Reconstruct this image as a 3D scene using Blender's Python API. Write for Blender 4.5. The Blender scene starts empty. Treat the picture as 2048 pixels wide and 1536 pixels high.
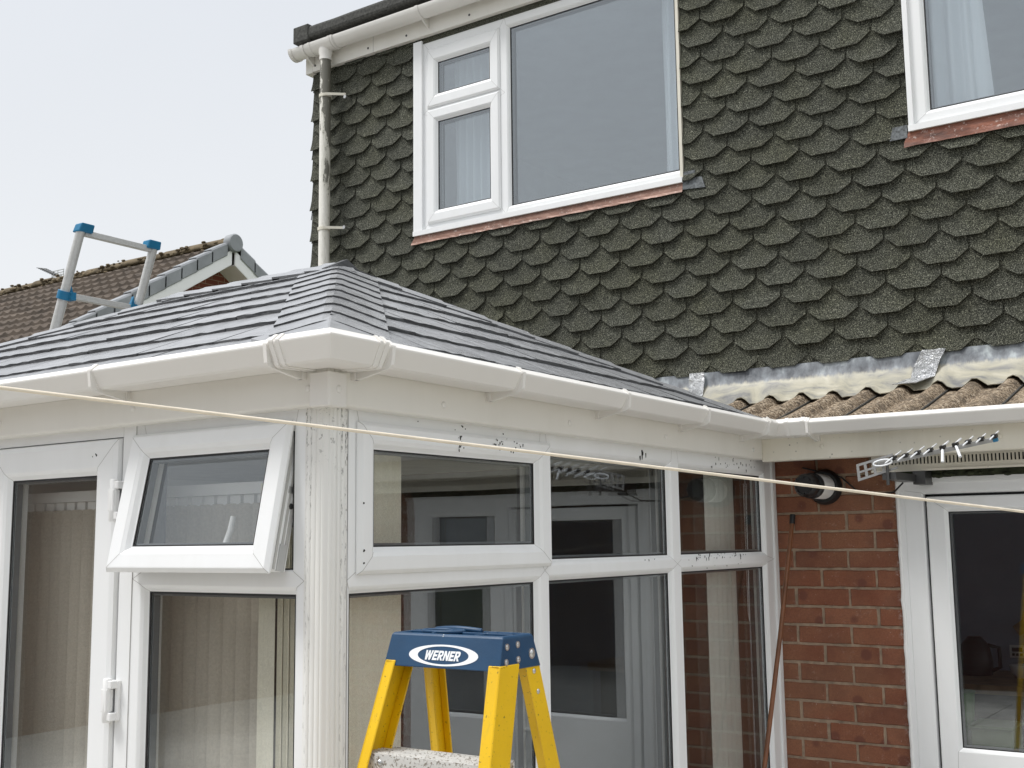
import bpy, bmesh, math, random
from mathutils import Vector, Matrix
random.seed(11)
R_ = random.uniform
S = bpy.context.scene
COL = S.collection
H = 1.9            # eye height: coordinates below are measured from the eye, H lifts them onto the ground
GZ = -H            # ground level in those coordinates

# ------------------------------------------------------------------ mesh helper
class MB:
    def __init__(s): s.v = []; s.f = []; s.m = []; s.sm = []
    def add(s, vs, fs, mi=0, smooth=False):
        o = len(s.v); s.v += [tuple(p) for p in vs]
        for f in fs:
            s.f.append([o + i for i in f]); s.m.append(mi); s.sm.append(smooth)
    def box(s, x0, x1, y0, y1, z0, z1, mi=0):
        v = [(x, y, z) for z in (z0, z1) for y in (y0, y1) for x in (x0, x1)]
        s.add(v, [(0,2,3,1),(4,5,7,6),(0,1,5,4),(2,6,7,3),(0,4,6,2),(1,3,7,5)], mi)
    def hexa(s, p, mi=0):   # 8 points ordered as in box
        s.add(p, [(0,2,3,1),(4,5,7,6),(0,1,5,4),(2,6,7,3),(0,4,6,2),(1,3,7,5)], mi)
    def prism(s, poly, fn, a, b, mi=0):
        n = len(poly)
        v = [fn(p[0], p[1], a) for p in poly] + [fn(p[0], p[1], b) for p in poly]
        f = [tuple(range(n)), tuple(range(2*n-1, n-1, -1))] + [(i, (i+1) % n, n+(i+1) % n, n+i) for i in range(n)]
        s.add(v, f, mi)
    def tube(s, pts, r, n=10, mi=0, cap=True):
        pts = [Vector(p) for p in pts]; rr = r if isinstance(r, (list, tuple)) else [r]*len(pts)
        rings = []; up = None
        for i, p in enumerate(pts):
            t = (pts[min(i+1, len(pts)-1)] - pts[max(i-1, 0)]).normalized()
            if up is None:
                up = Vector((0,0,1)) if abs(t.z) < .9 else Vector((1,0,0))
            a = t.cross(up).normalized(); b = a.cross(t).normalized(); up = b
            rings.append([p + (a*math.cos(k*2*math.pi/n) + b*math.sin(k*2*math.pi/n))*rr[i] for k in range(n)])
        v = [q for r_ in rings for q in r_]
        f = [(i*n+k, i*n+(k+1) % n, (i+1)*n+(k+1) % n, (i+1)*n+k) for i in range(len(pts)-1) for k in range(n)]
        s.add(v, f, mi, True)
        if cap: s.add(rings[0], [tuple(range(n))], mi); s.add(rings[-1], [tuple(range(n-1, -1, -1))], mi)
    def ball(s, c, r, mi=0, n=10, m=6, sq=(1,1,1)):
        v = []; f = []
        for j in range(m+1):
            th = math.pi*j/m
            for i in range(n):
                ph = 2*math.pi*i/n
                v.append((c[0]+r*sq[0]*math.sin(th)*math.cos(ph), c[1]+r*sq[1]*math.sin(th)*math.sin(ph), c[2]+r*sq[2]*math.cos(th)))
        for j in range(m):
            for i in range(n): f.append((j*n+i, j*n+(i+1) % n, (j+1)*n+(i+1) % n, (j+1)*n+i))
        s.add(v, f, mi, True)
    def grid(s, P, mi=0, smooth=False):
        nr, nc = len(P), len(P[0])
        s.add([q for r in P for q in r], [(i*nc+j, i*nc+j+1, (i+1)*nc+j+1, (i+1)*nc+j) for i in range(nr-1) for j in range(nc-1)], mi, smooth)
    def slab(s, T, B, mi=0, ei=None):   # closed solid between a top grid and a bottom grid
        nr, nc = len(T), len(T[0]); ei = mi if ei is None else ei
        s.grid(T, mi); s.grid([list(reversed(r)) for r in B], mi)
        for i in range(nr-1):
            s.add([T[i][0], T[i+1][0], B[i+1][0], B[i][0]], [(0,1,2,3)], ei)
            s.add([T[i][-1], T[i+1][-1], B[i+1][-1], B[i][-1]], [(3,2,1,0)], ei)
        for j in range(nc-1):
            s.add([T[0][j], T[0][j+1], B[0][j+1], B[0][j]], [(3,2,1,0)], ei)
            s.add([T[-1][j], T[-1][j+1], B[-1][j+1], B[-1][j]], [(0,1,2,3)], ei)
    def sweep(s, prof, stations, mi=0, closed=True, smooth=False, caps=True):
        n = len(prof); L = [[st(o, z) for (o, z) in prof] for st in stations]
        v = [q for r in L for q in r]; f = []
        for i in range(len(L)-1):
            for k in range(n if closed else n-1):
                f.append((i*n+k, i*n+(k+1) % n, (i+1)*n+(k+1) % n, (i+1)*n+k))
        s.add(v, f, mi, smooth)
        if closed and caps: s.add(L[0], [tuple(range(n))], mi); s.add(L[-1], [tuple(range(n-1, -1, -1))], mi)

ORG = {}
def empty(name, base, label, cat, group=None):
    o = bpy.data.objects.new(name, None); COL.objects.link(o)
    o.empty_display_size = .2
    o.location = (base[0], base[1], base[2] + H); ORG[o.name] = Vector(o.location)
    tag(o, label, cat, group); return o
def tag(o, label=None, cat=None, group=None, kind=None):
    for k, v in (('label', label), ('category', cat), ('group', group), ('kind', kind)):
        if v: o[k] = v
def build(name, mb, mats, parent=None, base=None, bevel=0, seg=1, label=None, ang=.6, smooth_all=False, merge=False):
    if not isinstance(mats, (list, tuple)): mats = [mats]
    if parent: org = ORG[parent.name]
    else: org = Vector((base[0], base[1], base[2] + H)) if base else Vector((0, 0, 0))
    me = bpy.data.meshes.new(name)
    me.from_pydata([(v[0]-org.x, v[1]-org.y, v[2]+H-org.z) for v in mb.v], [], mb.f)
    for m in mats: me.materials.append(m)
    for p, mi, sm in zip(me.polygons, mb.m, mb.sm): p.material_index = mi; p.use_smooth = sm or smooth_all
    bm = bmesh.new(); bm.from_mesh(me)
    if merge or bevel: bmesh.ops.remove_doubles(bm, verts=bm.verts, dist=1e-5)
    bmesh.ops.recalc_face_normals(bm, faces=bm.faces)
    if bevel:
        ed = [e for e in bm.edges if len(e.link_faces) == 2 and e.calc_face_angle(0) > ang]
        bmesh.ops.bevel(bm, geom=ed, offset=bevel, segments=seg, affect='EDGES', profile=.5, clamp_overlap=True)
    bm.to_mesh(me); bm.free()
    o = bpy.data.objects.new(name, me); COL.objects.link(o)
    if parent: o.parent = parent
    else: o.location = org
    ORG[o.name] = org
    if label: o['label'] = label
    return o
def thing(name, mb, mats, base, label, cat, group=None, **k):
    o = build(name, mb, mats, base=base, **k); tag(o, label, cat, group); return o

# ------------------------------------------------------------------ materials
def lin(c): return tuple(((x/255)/12.92 if x/255 <= .04045 else ((x/255+.055)/1.055)**2.4) for x in c)
class NT:
    def __init__(s, name):
        s.mat = bpy.data.materials.new(name); s.mat.use_nodes = True
        s.t = s.mat.node_tree; s.n = s.t.nodes; s.b = s.n['Principled BSDF']; s.out = s.n['Material Output']
        s.co = s.n.new('ShaderNodeTexCoord')
    def link(s, a, b): s.t.links.new(a, b)
    def val(s, sock, v):
        if hasattr(v, 'is_output'): s.link(v, sock)
        else: sock.default_value = v
    def map(s, scale=(1,1,1), src='Object'):
        m = s.n.new('ShaderNodeMapping'); m.inputs['Scale'].default_value = scale
        s.link(s.co.outputs[src], m.inputs['Vector']); return m.outputs[0]
    def noise(s, scale, detail=3, rough=.55, vec=None, dist=0):
        n = s.n.new('ShaderNodeTexNoise'); n.inputs['Scale'].default_value = scale
        n.inputs['Detail'].default_value = detail; n.inputs['Roughness'].default_value = rough; n.inputs['Distortion'].default_value = dist
        s.link(vec if vec is not None else s.co.outputs['Object'], n.inputs['Vector']); return n.outputs['Fac']
    def voro(s, scale, vec=None, feat='F1', out='Distance', rnd=1):
        n = s.n.new('ShaderNodeTexVoronoi'); n.feature = feat; n.inputs['Scale'].default_value = scale; n.inputs['Randomness'].default_value = rnd
        s.link(vec if vec is not None else s.co.outputs['Object'], n.inputs['Vector']); return n.outputs[out]
    def ramp(s, fac, stops, interp='LINEAR'):
        r = s.n.new('ShaderNodeValToRGB'); r.color_ramp.interpolation = interp
        e = r.color_ramp.elements
        while len(e) < len(stops): e.new(.5)
        for el, (p, c) in zip(e, stops):
            el.position = p; el.color = (c, c, c, 1) if isinstance(c, (int, float)) else (*c, 1)
        s.link(fac, r.inputs[0]); return r.outputs[0]
    def mix(s, fac, a, b, mode='MIX'):
        m = s.n.new('ShaderNodeMix'); m.data_type = 'RGBA'; m.blend_type = mode
        s.val(m.inputs[0], fac)
        for i, c in ((6, a), (7, b)):
            s.val(m.inputs[i], c if hasattr(c, 'is_output') else (*c, 1) if len(c) == 3 else c)
        return m.outputs[2]
    def math(s, op, a, b=0., clamp=False):
        m = s.n.new('ShaderNodeMath'); m.operation = op; m.use_clamp = clamp
        s.val(m.inputs[0], a); s.val(m.inputs[1], b); return m.outputs[0]
    def sep(s, vec=None):
        x = s.n.new('ShaderNodeSeparateXYZ'); s.link(vec if vec is not None else s.co.outputs['Object'], x.inputs[0]); return x.outputs
    def island(s):
        g = s.n.new('ShaderNodeNewGeometry'); return g.outputs['Random Per Island']
    def bump(s, h, strength=.3, dist=.01):
        b = s.n.new('ShaderNodeBump'); b.inputs['Strength'].default_value = strength; b.inputs['Distance'].default_value = dist
        s.link(h, b.inputs['Height']); s.link(b.outputs[0], s.b.inputs['Normal'])
    def col(s, c): s.val(s.b.inputs['Base Color'], c if hasattr(c, 'is_output') else (*c, 1))
    def set(s, **k):
        for a, v in k.items(): s.val(s.b.inputs[a.replace('_', ' ')], v)
        return s

def plain(name, c, rough=.5, metal=0, var=.08, scale=6, bump=0, bscale=60):
    t = NT(name); n = t.noise(scale, 4)
    t.col(t.mix(t.ramp(n, [(.3, 0.), (.7, 1.)]), [x*(1-var) for x in c], [min(1, x*(1+var)) for x in c]))
    t.set(Roughness=rough, Metallic=metal)
    if bump: t.bump(t.noise(bscale, 3), bump, .004)
    return t.mat

def upvc(name, c=(.80,.80,.785), dirt=.25, speck=.0, streak=0., rough=.32):
    t = NT(name)
    n1 = t.ramp(t.noise(2.2, 5, .6), [(.35, 0.), (.75, 1.)])
    n2 = t.ramp(t.noise(9, 6, .65, t.map((1,1,.12))), [(.45, 0.), (.8, 1.)])
    base = t.mix(t.math('MULTIPLY', n1, dirt), c, (c[0]*.84, c[1]*.82, c[2]*.75))
    base = t.mix(t.math('MULTIPLY', n2, dirt*1.1), base, (c[0]*.72, c[1]*.71, c[2]*.66))
    if speck:
        v = t.ramp(t.voro(38), [(.05, 1.), (.16, 0.)]); k = t.ramp(t.noise(7, 3), [(.56, 0.), (.68, 1.)])
        base = t.mix(t.math('MULTIPLY', t.math('MULTIPLY', v, k), speck), base, (.04,.035,.03))
    if streak:
        k = t.ramp(t.noise(24, 6, .75, t.map((1,1,.10))), [(.60, 0.), (.66, 1.)])
        g = t.ramp(t.noise(55, 3, .6, t.map((1,1,.5))), [(.48, 0.), (.56, 1.)])
        base = t.mix(t.math('MULTIPLY', t.math('MULTIPLY', k, g), streak), base, (.03,.028,.022))
    t.col(base); t.set(Roughness=t.mix(n1, (rough,)*3, (rough+.15,)*3))
    t.bump(t.noise(30, 2), .03, .002)
    return t.mat

M = {}
M['upvc'] = upvc('white_upvc', (.82,.82,.815), dirt=.12)
M['frame'] = upvc('white_window_frame', (.83,.84,.845), dirt=.16)
M['gutter'] = upvc('white_gutter', (.76,.74,.705), dirt=.05, rough=.40)
M['fascia'] = upvc('white_fascia', (.77,.75,.70), dirt=.16, rough=.3)
M['old_fascia'] = upvc('yellowed_fascia', (.82,.785,.69), dirt=.4, speck=.9, rough=.35)
M['creamtrim'] = upvc('cream_trim', (.72,.69,.60), dirt=.5, rough=.4)

def post_mat():   # corner post: moss flecks running down its grooves
    t = NT('mossy_corner_post'); x, y, z = t.sep()
    base = t.mix(t.ramp(t.noise(4, 5, .6, t.map((1,1,.1))), [(.4, 0.), (.75, .5)]), (.80,.80,.785), (.66,.64,.58))
    wob = t.math('MULTIPLY', t.math('SUBTRACT', t.noise(9, 2, .5, t.map((0,0,1))), .5), .03)
    def line(c, at, w):
        d = t.math('ABSOLUTE', t.math('SUBTRACT', t.math('ADD', c, wob), at)); return t.ramp(t.math('DIVIDE', d, w), [(.5, 1.), (1., 0.)])
    # object space origin is the conservatory base (-3.4, 3.2, ground)
    a = line(x, -1.906+3.4, .006); b = line(y, 2.002-3.2, .006); c = line(y, 1.986-3.2, .004); e = line(x, -1.893+3.4, .004)
    hf = t.ramp(t.math('DIVIDE', z, 2.3), [(.42, .22), (.80, .40), (.93, .9), (1., 1.)])
    top = t.ramp(t.math('DIVIDE', z, 2.3), [(.89, 0.), (.96, 1.)])
    thr = t.ramp(t.noise(130, 4, .75, t.map((1,1,.25))), [(.545, 0.), (.60, 1.)])
    m = t.math('MAXIMUM', t.math('MAXIMUM', a, b), t.math('MULTIPLY', t.math('MAXIMUM', c, e), .7))
    m = t.math('MULTIPLY', t.math('MULTIPLY', m, hf), thr)
    m2 = t.math('MULTIPLY', top, t.ramp(t.noise(60, 4, .7), [(.60, 0.), (.65, 1.)]))
    t.col(t.mix(t.math('MAXIMUM', m, t.math('MULTIPLY', m2, .8)), base, (.028,.026,.02)))
    t.set(Roughness=.4); return t.mat
M['post'] = post_mat()

def shingle_mat():
    t = NT('mineral_felt_shingle')
    g = t.noise(260, 2, .75); g2 = t.noise(120, 3, .7)
    gr = t.ramp(g, [(.38, (.007,.007,.006)), (.49, (.035,.037,.028)), (.58, (.098,.101,.079)), (.68, (.32,.32,.265))])
    moss = t.ramp(t.noise(3.2, 5, .65), [(.42, 0.), (.72, 1.)])
    c = t.mix(t.math('MULTIPLY', moss, .55), gr, t.mix(1., gr, (1.04,1.02,.78), 'MULTIPLY'))
    isl = t.ramp(t.island(), [(0, .93), (1, 1.10)])
    c = t.mix(1., c, isl, 'MULTIPLY')
    c = t.mix(t.math('MULTIPLY', t.ramp(g2, [(.55, 0.), (.75, 1.)]), .35), c, (.10,.10,.085))
    t.col(c); t.set(Roughness=.92); t.b.inputs['Specular IOR Level'].default_value = .25
    t.bump(g, .5, .003); return t.mat
M['shingle'] = shingle_mat()
M['felt'] = plain('dark_roof_felt', (.06,.06,.055), .95, var=.5, scale=60, bump=.5, bscale=200)
M['void'] = plain('painted_gap_shade', (.01,.01,.01), .9)

def slate_mat(name, c, edge=False):
    t = NT(name)
    st = t.noise(26, 6, .7, t.map((.55,.55,1.6)), .6); w = t.noise(3, 4)
    c1 = t.mix(t.ramp(st, [(.3, 0.), (.72, 1.)]), [x*.72 for x in c], [x*1.28 for x in c])
    isl = t.ramp(t.island(), [(0, .86), (1, 1.12)])
    c1 = t.mix(1., c1, isl, 'MULTIPLY')
    bloom = t.math('MULTIPLY', t.ramp(t.noise(14, 6, .75), [(.6, 0.), (.74, 1.)]), .45)
    c1 = t.mix(bloom, c1, (.42,.43,.44))
    t.col(c1); t.set(Roughness=t.ramp(w, [(.3, .20), (.7, .34)]) if not edge else .9)
    t.bump(t.noise(70, 5, .75, t.map((.4,.4,2.2)) if edge else None), .9 if edge else .16, .006)
    return t.mat
M['slate'] = slate_mat('grey_slate_face', (.265,.27,.279))
M['slate_edge'] = slate_mat('shaded_riven_edge', (.10,.102,.106), True)  # painted darker than the face for the shade under the undercut edges

def tile_mat():
    t = NT('sand_faced_concrete_tile')
    g = t.noise(100, 2, .8); k = t.noise(42, 4, .8)
    c = t.ramp(g, [(.36, (.04,.028,.018)), (.45, (.18,.128,.080)), (.55, (.35,.275,.19)), (.68, (.58,.50,.39))])
    c = t.mix(t.ramp(k, [(.53, 0.), (.60, .9)]), c, (.055,.04,.028))
    lich = t.ramp(t.noise(6, 6, .75), [(.54, 0.), (.62, .85)])
    c = t.mix(lich, c, (.11,.085,.06))
    t.col(c); t.set(Roughness=.95); t.bump(g, .6, .003); return t.mat
M['tile'] = tile_mat()

def lead_mat():
    t = NT('lead_with_cream_sealant'); x, y, z = t.sep()
    sm = t.noise(3.6, 5, .6, t.map((1.2,2.2,2.2)), 1.6)
    c = t.ramp(sm, [(.30, (.19,.19,.19)), (.40, (.31,.30,.26)), (.52, (.42,.395,.31)), (.72, (.53,.50,.41))])
    # bare lead along the top, with drips
    drip = t.math('MULTIPLY', t.noise(38, 4, .65, t.map((1,0,.25))), .05)
    h = t.math('ADD', z, drip)
    # object origin is the house base -> height above ground
    bare = t.ramp(t.math('SUBTRACT', h, 2.62), [(.0, 0.), (.028, 0.), (.042, 1.), (1, 1.)])
    grey = t.ramp(t.noise(11, 4, .6, t.map((1,1,.5))), [(.35, (.06,.065,.075)), (.55, (.22,.24,.26)), (.68, (.50,.55,.56))])
    t.col(t.mix(bare, c, grey)); t.set(Roughness=.5); t.bump(t.noise(9, 5, .6, None, 1.4), .25, .02); return t.mat
M['lead'] = lead_mat()
def foil_mat():
    t = NT('crumpled_foil'); t.col((.58,.59,.60)); t.set(Roughness=.3, Metallic=1.)
    t.bump(t.noise(24, 5, .65, None, 2.), .8, .03); return t.mat
M['foil'] = foil_mat()
def copper_mat(name, stops):
    t = NT(name)
    c = t.ramp(t.noise(11, 6, .75, t.map((.5,1,3))), stops)
    w = t.ramp(t.noise(48, 5, .75), [(.58, 0.), (.66, .7)])
    t.col(t.mix(w, c, (.50,.42,.38))); t.set(Roughness=.5, Metallic=.2); t.bump(t.noise(20, 4), .35, .01); return t.mat
M['copper'] = copper_mat('weathered_copper', [(.3, (.06,.026,.018)), (.47, (.14,.048,.026)), (.62, (.24,.083,.045)), (.78, (.33,.17,.115))])
M['dullcopper'] = copper_mat('dull_copper', [(.3, (.11,.065,.05)), (.5, (.23,.12,.085)), (.68, (.31,.185,.14)), (.8, (.40,.31,.27))])

def brick_mat():
    t = NT('red_brick')
    isl = t.island(); n = t.noise(11, 5, .65); fine = t.noise(160, 3, .7)
    c = t.ramp(isl, [(0, (.14,.044,.023)), (.35, (.20,.064,.031)), (.7, (.24,.080,.038)), (1, (.30,.118,.062))])
    c = t.mix(t.ramp(n, [(.35, 0.), (.7, .6)]), c, (.31,.130,.070))
    wash = t.ramp(t.noise(1.6, 4, .6), [(.42, 0.), (.66, .75)])
    c = t.mix(wash, c, (.30,.150,.078))
    kiss = t.ramp(t.voro(9., out='Distance'), [(.16, .75), (.24, 0.)])
    c = t.mix(kiss, c, (.14,.045,.03))
    lime = t.math('MULTIPLY', t.ramp(t.noise(26, 5, .75), [(.60, 0.), (.68, 1.)]), .28)
    c = t.mix(lime, c, (.48,.36,.30))
    spl = t.math('MULTIPLY', t.ramp(t.noise(120, 2, .6), [(.70, 0.), (.74, 1.)]), .7)
    c = t.mix(spl, c, (.6,.52,.47))
    x, y, z = t.sep(); edge = t.ramp(x, [(0, 0.), (.13, 0.), (.155, 1.)])      # salts beside the door sealant
    salt = t.math('MULTIPLY', t.math('MULTIPLY', edge, t.ramp(t.noise(34, 5, .8), [(.52, 0.), (.6, 1.)])), .8)
    c = t.mix(salt, c, (.66,.60,.56))
    soot = t.ramp(t.noise(5, 5, .7), [(.5, 0.), (.75, .55)]); c = t.mix(soot, c, (.10,.045,.032))
    t.col(t.mix(t.ramp(fine, [(.35, .45), (.65, 0.)]), c, (.12,.04,.026)))
    t.set(Roughness=.82); t.bump(t.noise(75, 4, .7), .35, .004); return t.mat
M['brick'] = brick_mat()
M['mortar'] = plain('lime_mortar', (.30,.222,.158), .95, var=.3, scale=30, bump=.5, bscale=150)
M['plaster'] = plain('painted_plaster', (.55,.54,.50), .85)
M['dimwall'] = plain('grey_room_wall', (.30,.32,.35), .85)
M['kitchen'] = plain('blue_grey_kitchen_wall', (.30,.34,.42), .8)
M['wood'] = plain('kitchen_worktop_wood', (.30,.21,.13), .5, var=.35, scale=14)
M['ceil'] = plain('white_ceiling', (.70,.70,.68), .8)
M['floor'] = plain('floor_tile', (.22,.18,.14), .5, var=.2)

def glass_mat(name, k, add, tint=(.965,.97,.965)):
    t = NT(name); t.n.remove(t.b)
    lw = t.n.new('ShaderNodeLayerWeight'); lw.inputs['Blend'].default_value = .5
    sch = t.math('ADD', t.math('MULTIPLY', t.math('POWER', lw.outputs['Facing'], 5.), .96), .04)   # Schlick, one surface
    fac = t.math('ADD', t.math('MULTIPLY', sch, k), add, True)
    wob = t.n.new('ShaderNodeBump'); wob.inputs['Strength'].default_value = .02; wob.inputs['Distance'].default_value = .02
    t.link(t.noise(2.5, 1), wob.inputs['Height'])
    g = t.n.new('ShaderNodeBsdfGlossy'); g.inputs['Roughness'].default_value = .0; g.inputs['Color'].default_value = (.93,.975,1,1)
    t.link(wob.outputs[0], g.inputs['Normal'])
    tr = t.n.new('ShaderNodeBsdfTransparent'); tr.inputs['Color'].default_value = (*tint, 1)
    mx = t.n.new('ShaderNodeMixShader'); t.link(fac, mx.inputs[0]); t.link(tr.outputs[0], mx.inputs[1]); t.link(g.outputs[0], mx.inputs[2])
    t.link(mx.outputs[0], t.out.inputs['Surface']); return t.mat
M['glass'] = glass_mat('double_glazing', 2.1, .01)
M['skyglass'] = glass_mat('coated_double_glazing', 2.2, .115, (.93,.96,.97))
M['spacer'] = plain('glazing_spacer_bar', (.14,.15,.155), .4)
M['gasket'] = plain('black_gasket', (.015,.015,.016), .6)
M['line'] = plain('weld_seam', (.46,.455,.44), .6)

def cloth_mat(name, c, trans, weave=300):
    t = NT(name); n = t.noise(weave, 2, .6)
    t.col(t.mix(t.ramp(n, [(.35, 0.), (.65, 1.)]), [x*.90 for x in c], [min(1, x*1.06) for x in c])); t.set(Roughness=.9)
    tl = t.n.new('ShaderNodeBsdfTranslucent'); tl.inputs['Color'].default_value = (*c, 1)
    mx = t.n.new('ShaderNodeMixShader'); mx.inputs[0].default_value = trans
    t.link(t.b.outputs[0], mx.inputs[1]); t.link(tl.outputs[0], mx.inputs[2]); t.link(mx.outputs[0], t.out.inputs['Surface']); return t.mat
M['blind'] = cloth_mat('beige_blind_fabric', (.60,.55,.47), .2, 150)
M['cream'] = cloth_mat('cream_blind_fabric', (.88,.85,.73), .2, 260)
M['net'] = cloth_mat('white_curtain', (.80,.82,.84), .3)

def fibre_mat():
    t = NT('yellow_fibreglass')
    c = t.mix(t.ramp(t.noise(5, 5, .6), [(.4, 0.), (.7, 1.)]), (.76,.47,.0015), (.68,.41,.002))
    sp = t.ramp(t.noise(170, 2, .6), [(.66, 0.), (.72, .75)])
    scr = t.ramp(t.noise(30, 5, .75, t.map((1,1,.15)), .8), [(.60, 0.), (.70, .35)]); c = t.mix(scr, c, (.42,.28,.05))
    t.col(t.mix(sp, c, (.10,.07,.02))); t.set(Roughness=.38); t.bump(t.noise(200, 2), .08, .002); return t.mat
M['yellow'] = fibre_mat()
def blue_mat():
    t = NT('blue_ladder_plastic'); c = t.mix(t.ramp(t.noise(12, 4), [(.3, 0.), (.7, 1.)]), (.0045,.040,.098), (.006,.050,.120))
    sc = t.ramp(t.noise(34, 5, .75, t.map((.35,1,2.4)), 1.2), [(.64, 0.), (.72, .35)]); c = t.mix(sc, c, (.03,.09,.17))
    sp = t.ramp(t.voro(70), [(.07, .8), (.11, 0.)]); k = t.ramp(t.noise(14, 2), [(.58, 0.), (.64, 1.)]); c = t.mix(t.math('MULTIPLY', sp, k), c, (.5,.5,.48))
    t.col(c); t.set(Roughness=t.ramp(t.noise(20, 4), [(.3, .32), (.7, .52)])); t.bump(t.noise(220, 2), .06, .004); return t.mat
M['blue'] = blue_mat()
M['cyan'] = plain('bright_blue_plastic', (.010,.165,.32), .4, var=.15)
def alu(name, c=(.62,.62,.60), rough=.38, paint=0., metal=.9):
    t = NT(name); n = t.noise(60, 3, .6, t.map((.1,1,1)))
    col = t.mix(t.ramp(n, [(.3, 0.), (.7, 1.)]), [x*.85 for x in c], c)
    if paint: col = t.mix(t.math('MULTIPLY', t.ramp(t.noise(150, 3, .7), [(.55, 0.), (.6, 1.)]), paint), col, (.22,.19,.15))
    t.col(col); t.set(Roughness=rough, Metallic=metal); return t.mat
M['alu'] = alu('brushed_aluminium'); M['boom'] = alu('grey_aerial_boom', (.36,.36,.355), .45, 0, .5); M['step'] = alu('worn_step_aluminium', (.74,.73,.70), .5, .9, .35)
M['tube'] = alu('grey_anodised_tube', (.66,.66,.64), .45, 0, .35)
M['steel'] = plain('zinc_steel', (.55,.55,.54), .3, .9)
M['darksteel'] = plain('dark_stay_steel', (.10,.10,.10), .4, .7)
M['white'] = plain('white_print', (.78,.80,.82), .5, var=.04)
M['rope'] = plain('cream_plastic_line', (.74,.66,.53), .5, var=.1, scale=40)
M['cane'] = plain('brown_cane', (.17,.062,.022), .45, var=.35, scale=9)
M['black'] = plain('black_plastic', (.012,.012,.013), .45)
def pipe_mat():
    t = NT('stained_white_downpipe'); x, y, z = t.sep()
    n = t.noise(26, 6, .75, t.map((1,1,.22)))
    side = t.ramp(t.math('ADD', t.math('MULTIPLY', x, 9.), t.math('MULTIPLY', y, -3.)), [(0, 0.), (1, 1.)])
    side = t.ramp(t.math('SUBTRACT', x, .150), [(.0, 0.), (.034, 1.)])
    hi = t.ramp(t.math('DIVIDE', t.math('SUBTRACT', z, 3.4), 1.6), [(0, .60), (.5, .72), (.9, 1.)])
    thr = t.math('GREATER_THAN', t.math('MULTIPLY', t.math('ADD', n, t.math('MULTIPLY', side, .17)), hi), .50)
    soft = t.ramp(t.math('MULTIPLY', t.math('ADD', n, t.math('MULTIPLY', side, .28)), hi), [(.40, 0.), (.60, 1.)])
    c = t.mix(t.math('MULTIPLY', soft, .6), (.78,.76,.70), (.36,.34,.26))
    t.col(t.mix(t.math('MULTIPLY', thr, .8), c, (.045,.042,.03))); t.set(Roughness=.55); return t.mat
M['pipe'] = pipe_mat()
M['ntile'] = plain('brown_concrete_roof_tile', (.098,.077,.06), .95, var=.4, scale=4, bump=.4, bscale=120)
M['nridge'] = plain('mossy_ridge_tile', (.13,.10,.06), .95, var=.5, scale=9, bump=.6, bscale=40)
M['verge'] = plain('grey_dry_verge', (.25,.262,.275), .6, var=.2, scale=4)

# ------------------------------------------------------------------ shared geometry
YF, XR, YW, YD = 1.94, -1.845, 4.625, 5.15     # conservatory front, its right side, brick wall, shingled dormer
PF = lambda u, v, d: (u, YF - d, v)
PR = lambda u, v, d: (XR + d, u, v)
def PH(y): return lambda u, v, d: (u, y - d, v)

def frame_ring(mb, P, o, g, prof, lines=True):
    """mitred ring from outer rectangle o to glass rectangle g (u0,u1,v0,v1); prof = [(k, e, d)]: k=0 measured from the outer edge, k=1 from the glass"""
    rings = []
    for k, e, d in prof:
        if k == 0: a, b, c, f = o[0]+e, o[1]-e, o[2]+e, o[3]-e
        else: a, b, c, f = g[0]-e, g[1]+e, g[2]-e, g[3]+e
        rings.append([(a, c, d), (b, c, d), (b, f, d), (a, f, d)])
    for r0, r1 in zip(rings, rings[1:]):
        for i in range(4):
            j = (i+1) % 4
            mb.add([P(*r0[i]), P(*r0[j]), P(*r1[j]), P(*r1[i])], [(0,1,2,3)], 0)
    if lines:
        ww = .0007
        for r0, r1 in zip(rings, rings[1:]):
            for i in range(4):
                a, b = r0[i], r1[i]
                if max(a[2], b[2]) < -.02 or abs(a[0]-b[0])+abs(a[1]-b[1]) < .0015: continue
                dx, dy = b[0]-a[0], b[1]-a[1]; L = math.hypot(dx, dy); nx, ny = -dy/L*ww, dx/L*ww
                mb.add([P(a[0]+nx, a[1]+ny, a[2]+.0004), P(a[0]-nx, a[1]-ny, a[2]+.0004), P(b[0]-nx, b[1]-ny, b[2]+.0004), P(b[0]+nx, b[1]+ny, b[2]+.0004)], [(0,1,2,3)], 1)
FIX = [(0, 0, -.065), (0, 0, 0), (1, .019, 0), (1, .016, -.0015), (1, .010, -.006), (1, .004, -.0145), (1, 0, -.017), (1, 0, -.055), (0, 0, -.065)]
SASH = [(0, .013, -.055), (0, .013, -.004), (0, 0, .0015), (0, 0, .006), (0, .009, .0155), (0, .012, .016), (1, .022, .016), (1, .019, .014), (1, .012, .010), (1, .004, .0005), (1, 0, -.002), (1, 0, -.05), (0, .013, -.055)]
def pane(name, P, g, d0, d1, parent, mat='glass', ov=.012):
    mb = MB(); u0, u1, v0, v1 = g[0]-ov, g[1]+ov, g[2]-ov, g[3]+ov
    p = [P(u, v, d) for v in (v0, v1) for d in (d1, d0) for u in (u0, u1)]
    mb.add(p, [(0,1,5,4),(2,6,7,3)], 0)
    # spacer bar round the edge of the unit
    for w, da, db, mi in ((.009+ov, d1+.003, d0-.003, 1), (.0035+ov, d0+.0005, d0+.004, 2)):
        for a in ((u0, u1, v0, v0+w), (u0, u1, v1-w, v1), (u0, u0+w, v0+w, v1-w), (u1-w, u1, v0+w, v1-w)):
            mb.hexa([P(u, v, d) for v in (a[2], a[3]) for d in (da, db) for u in (a[0], a[1])], mi)
    return build(name, mb, [M[mat], M['spacer'], M['gasket']], parent)
FM = [M['frame'], M['line']]

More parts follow.
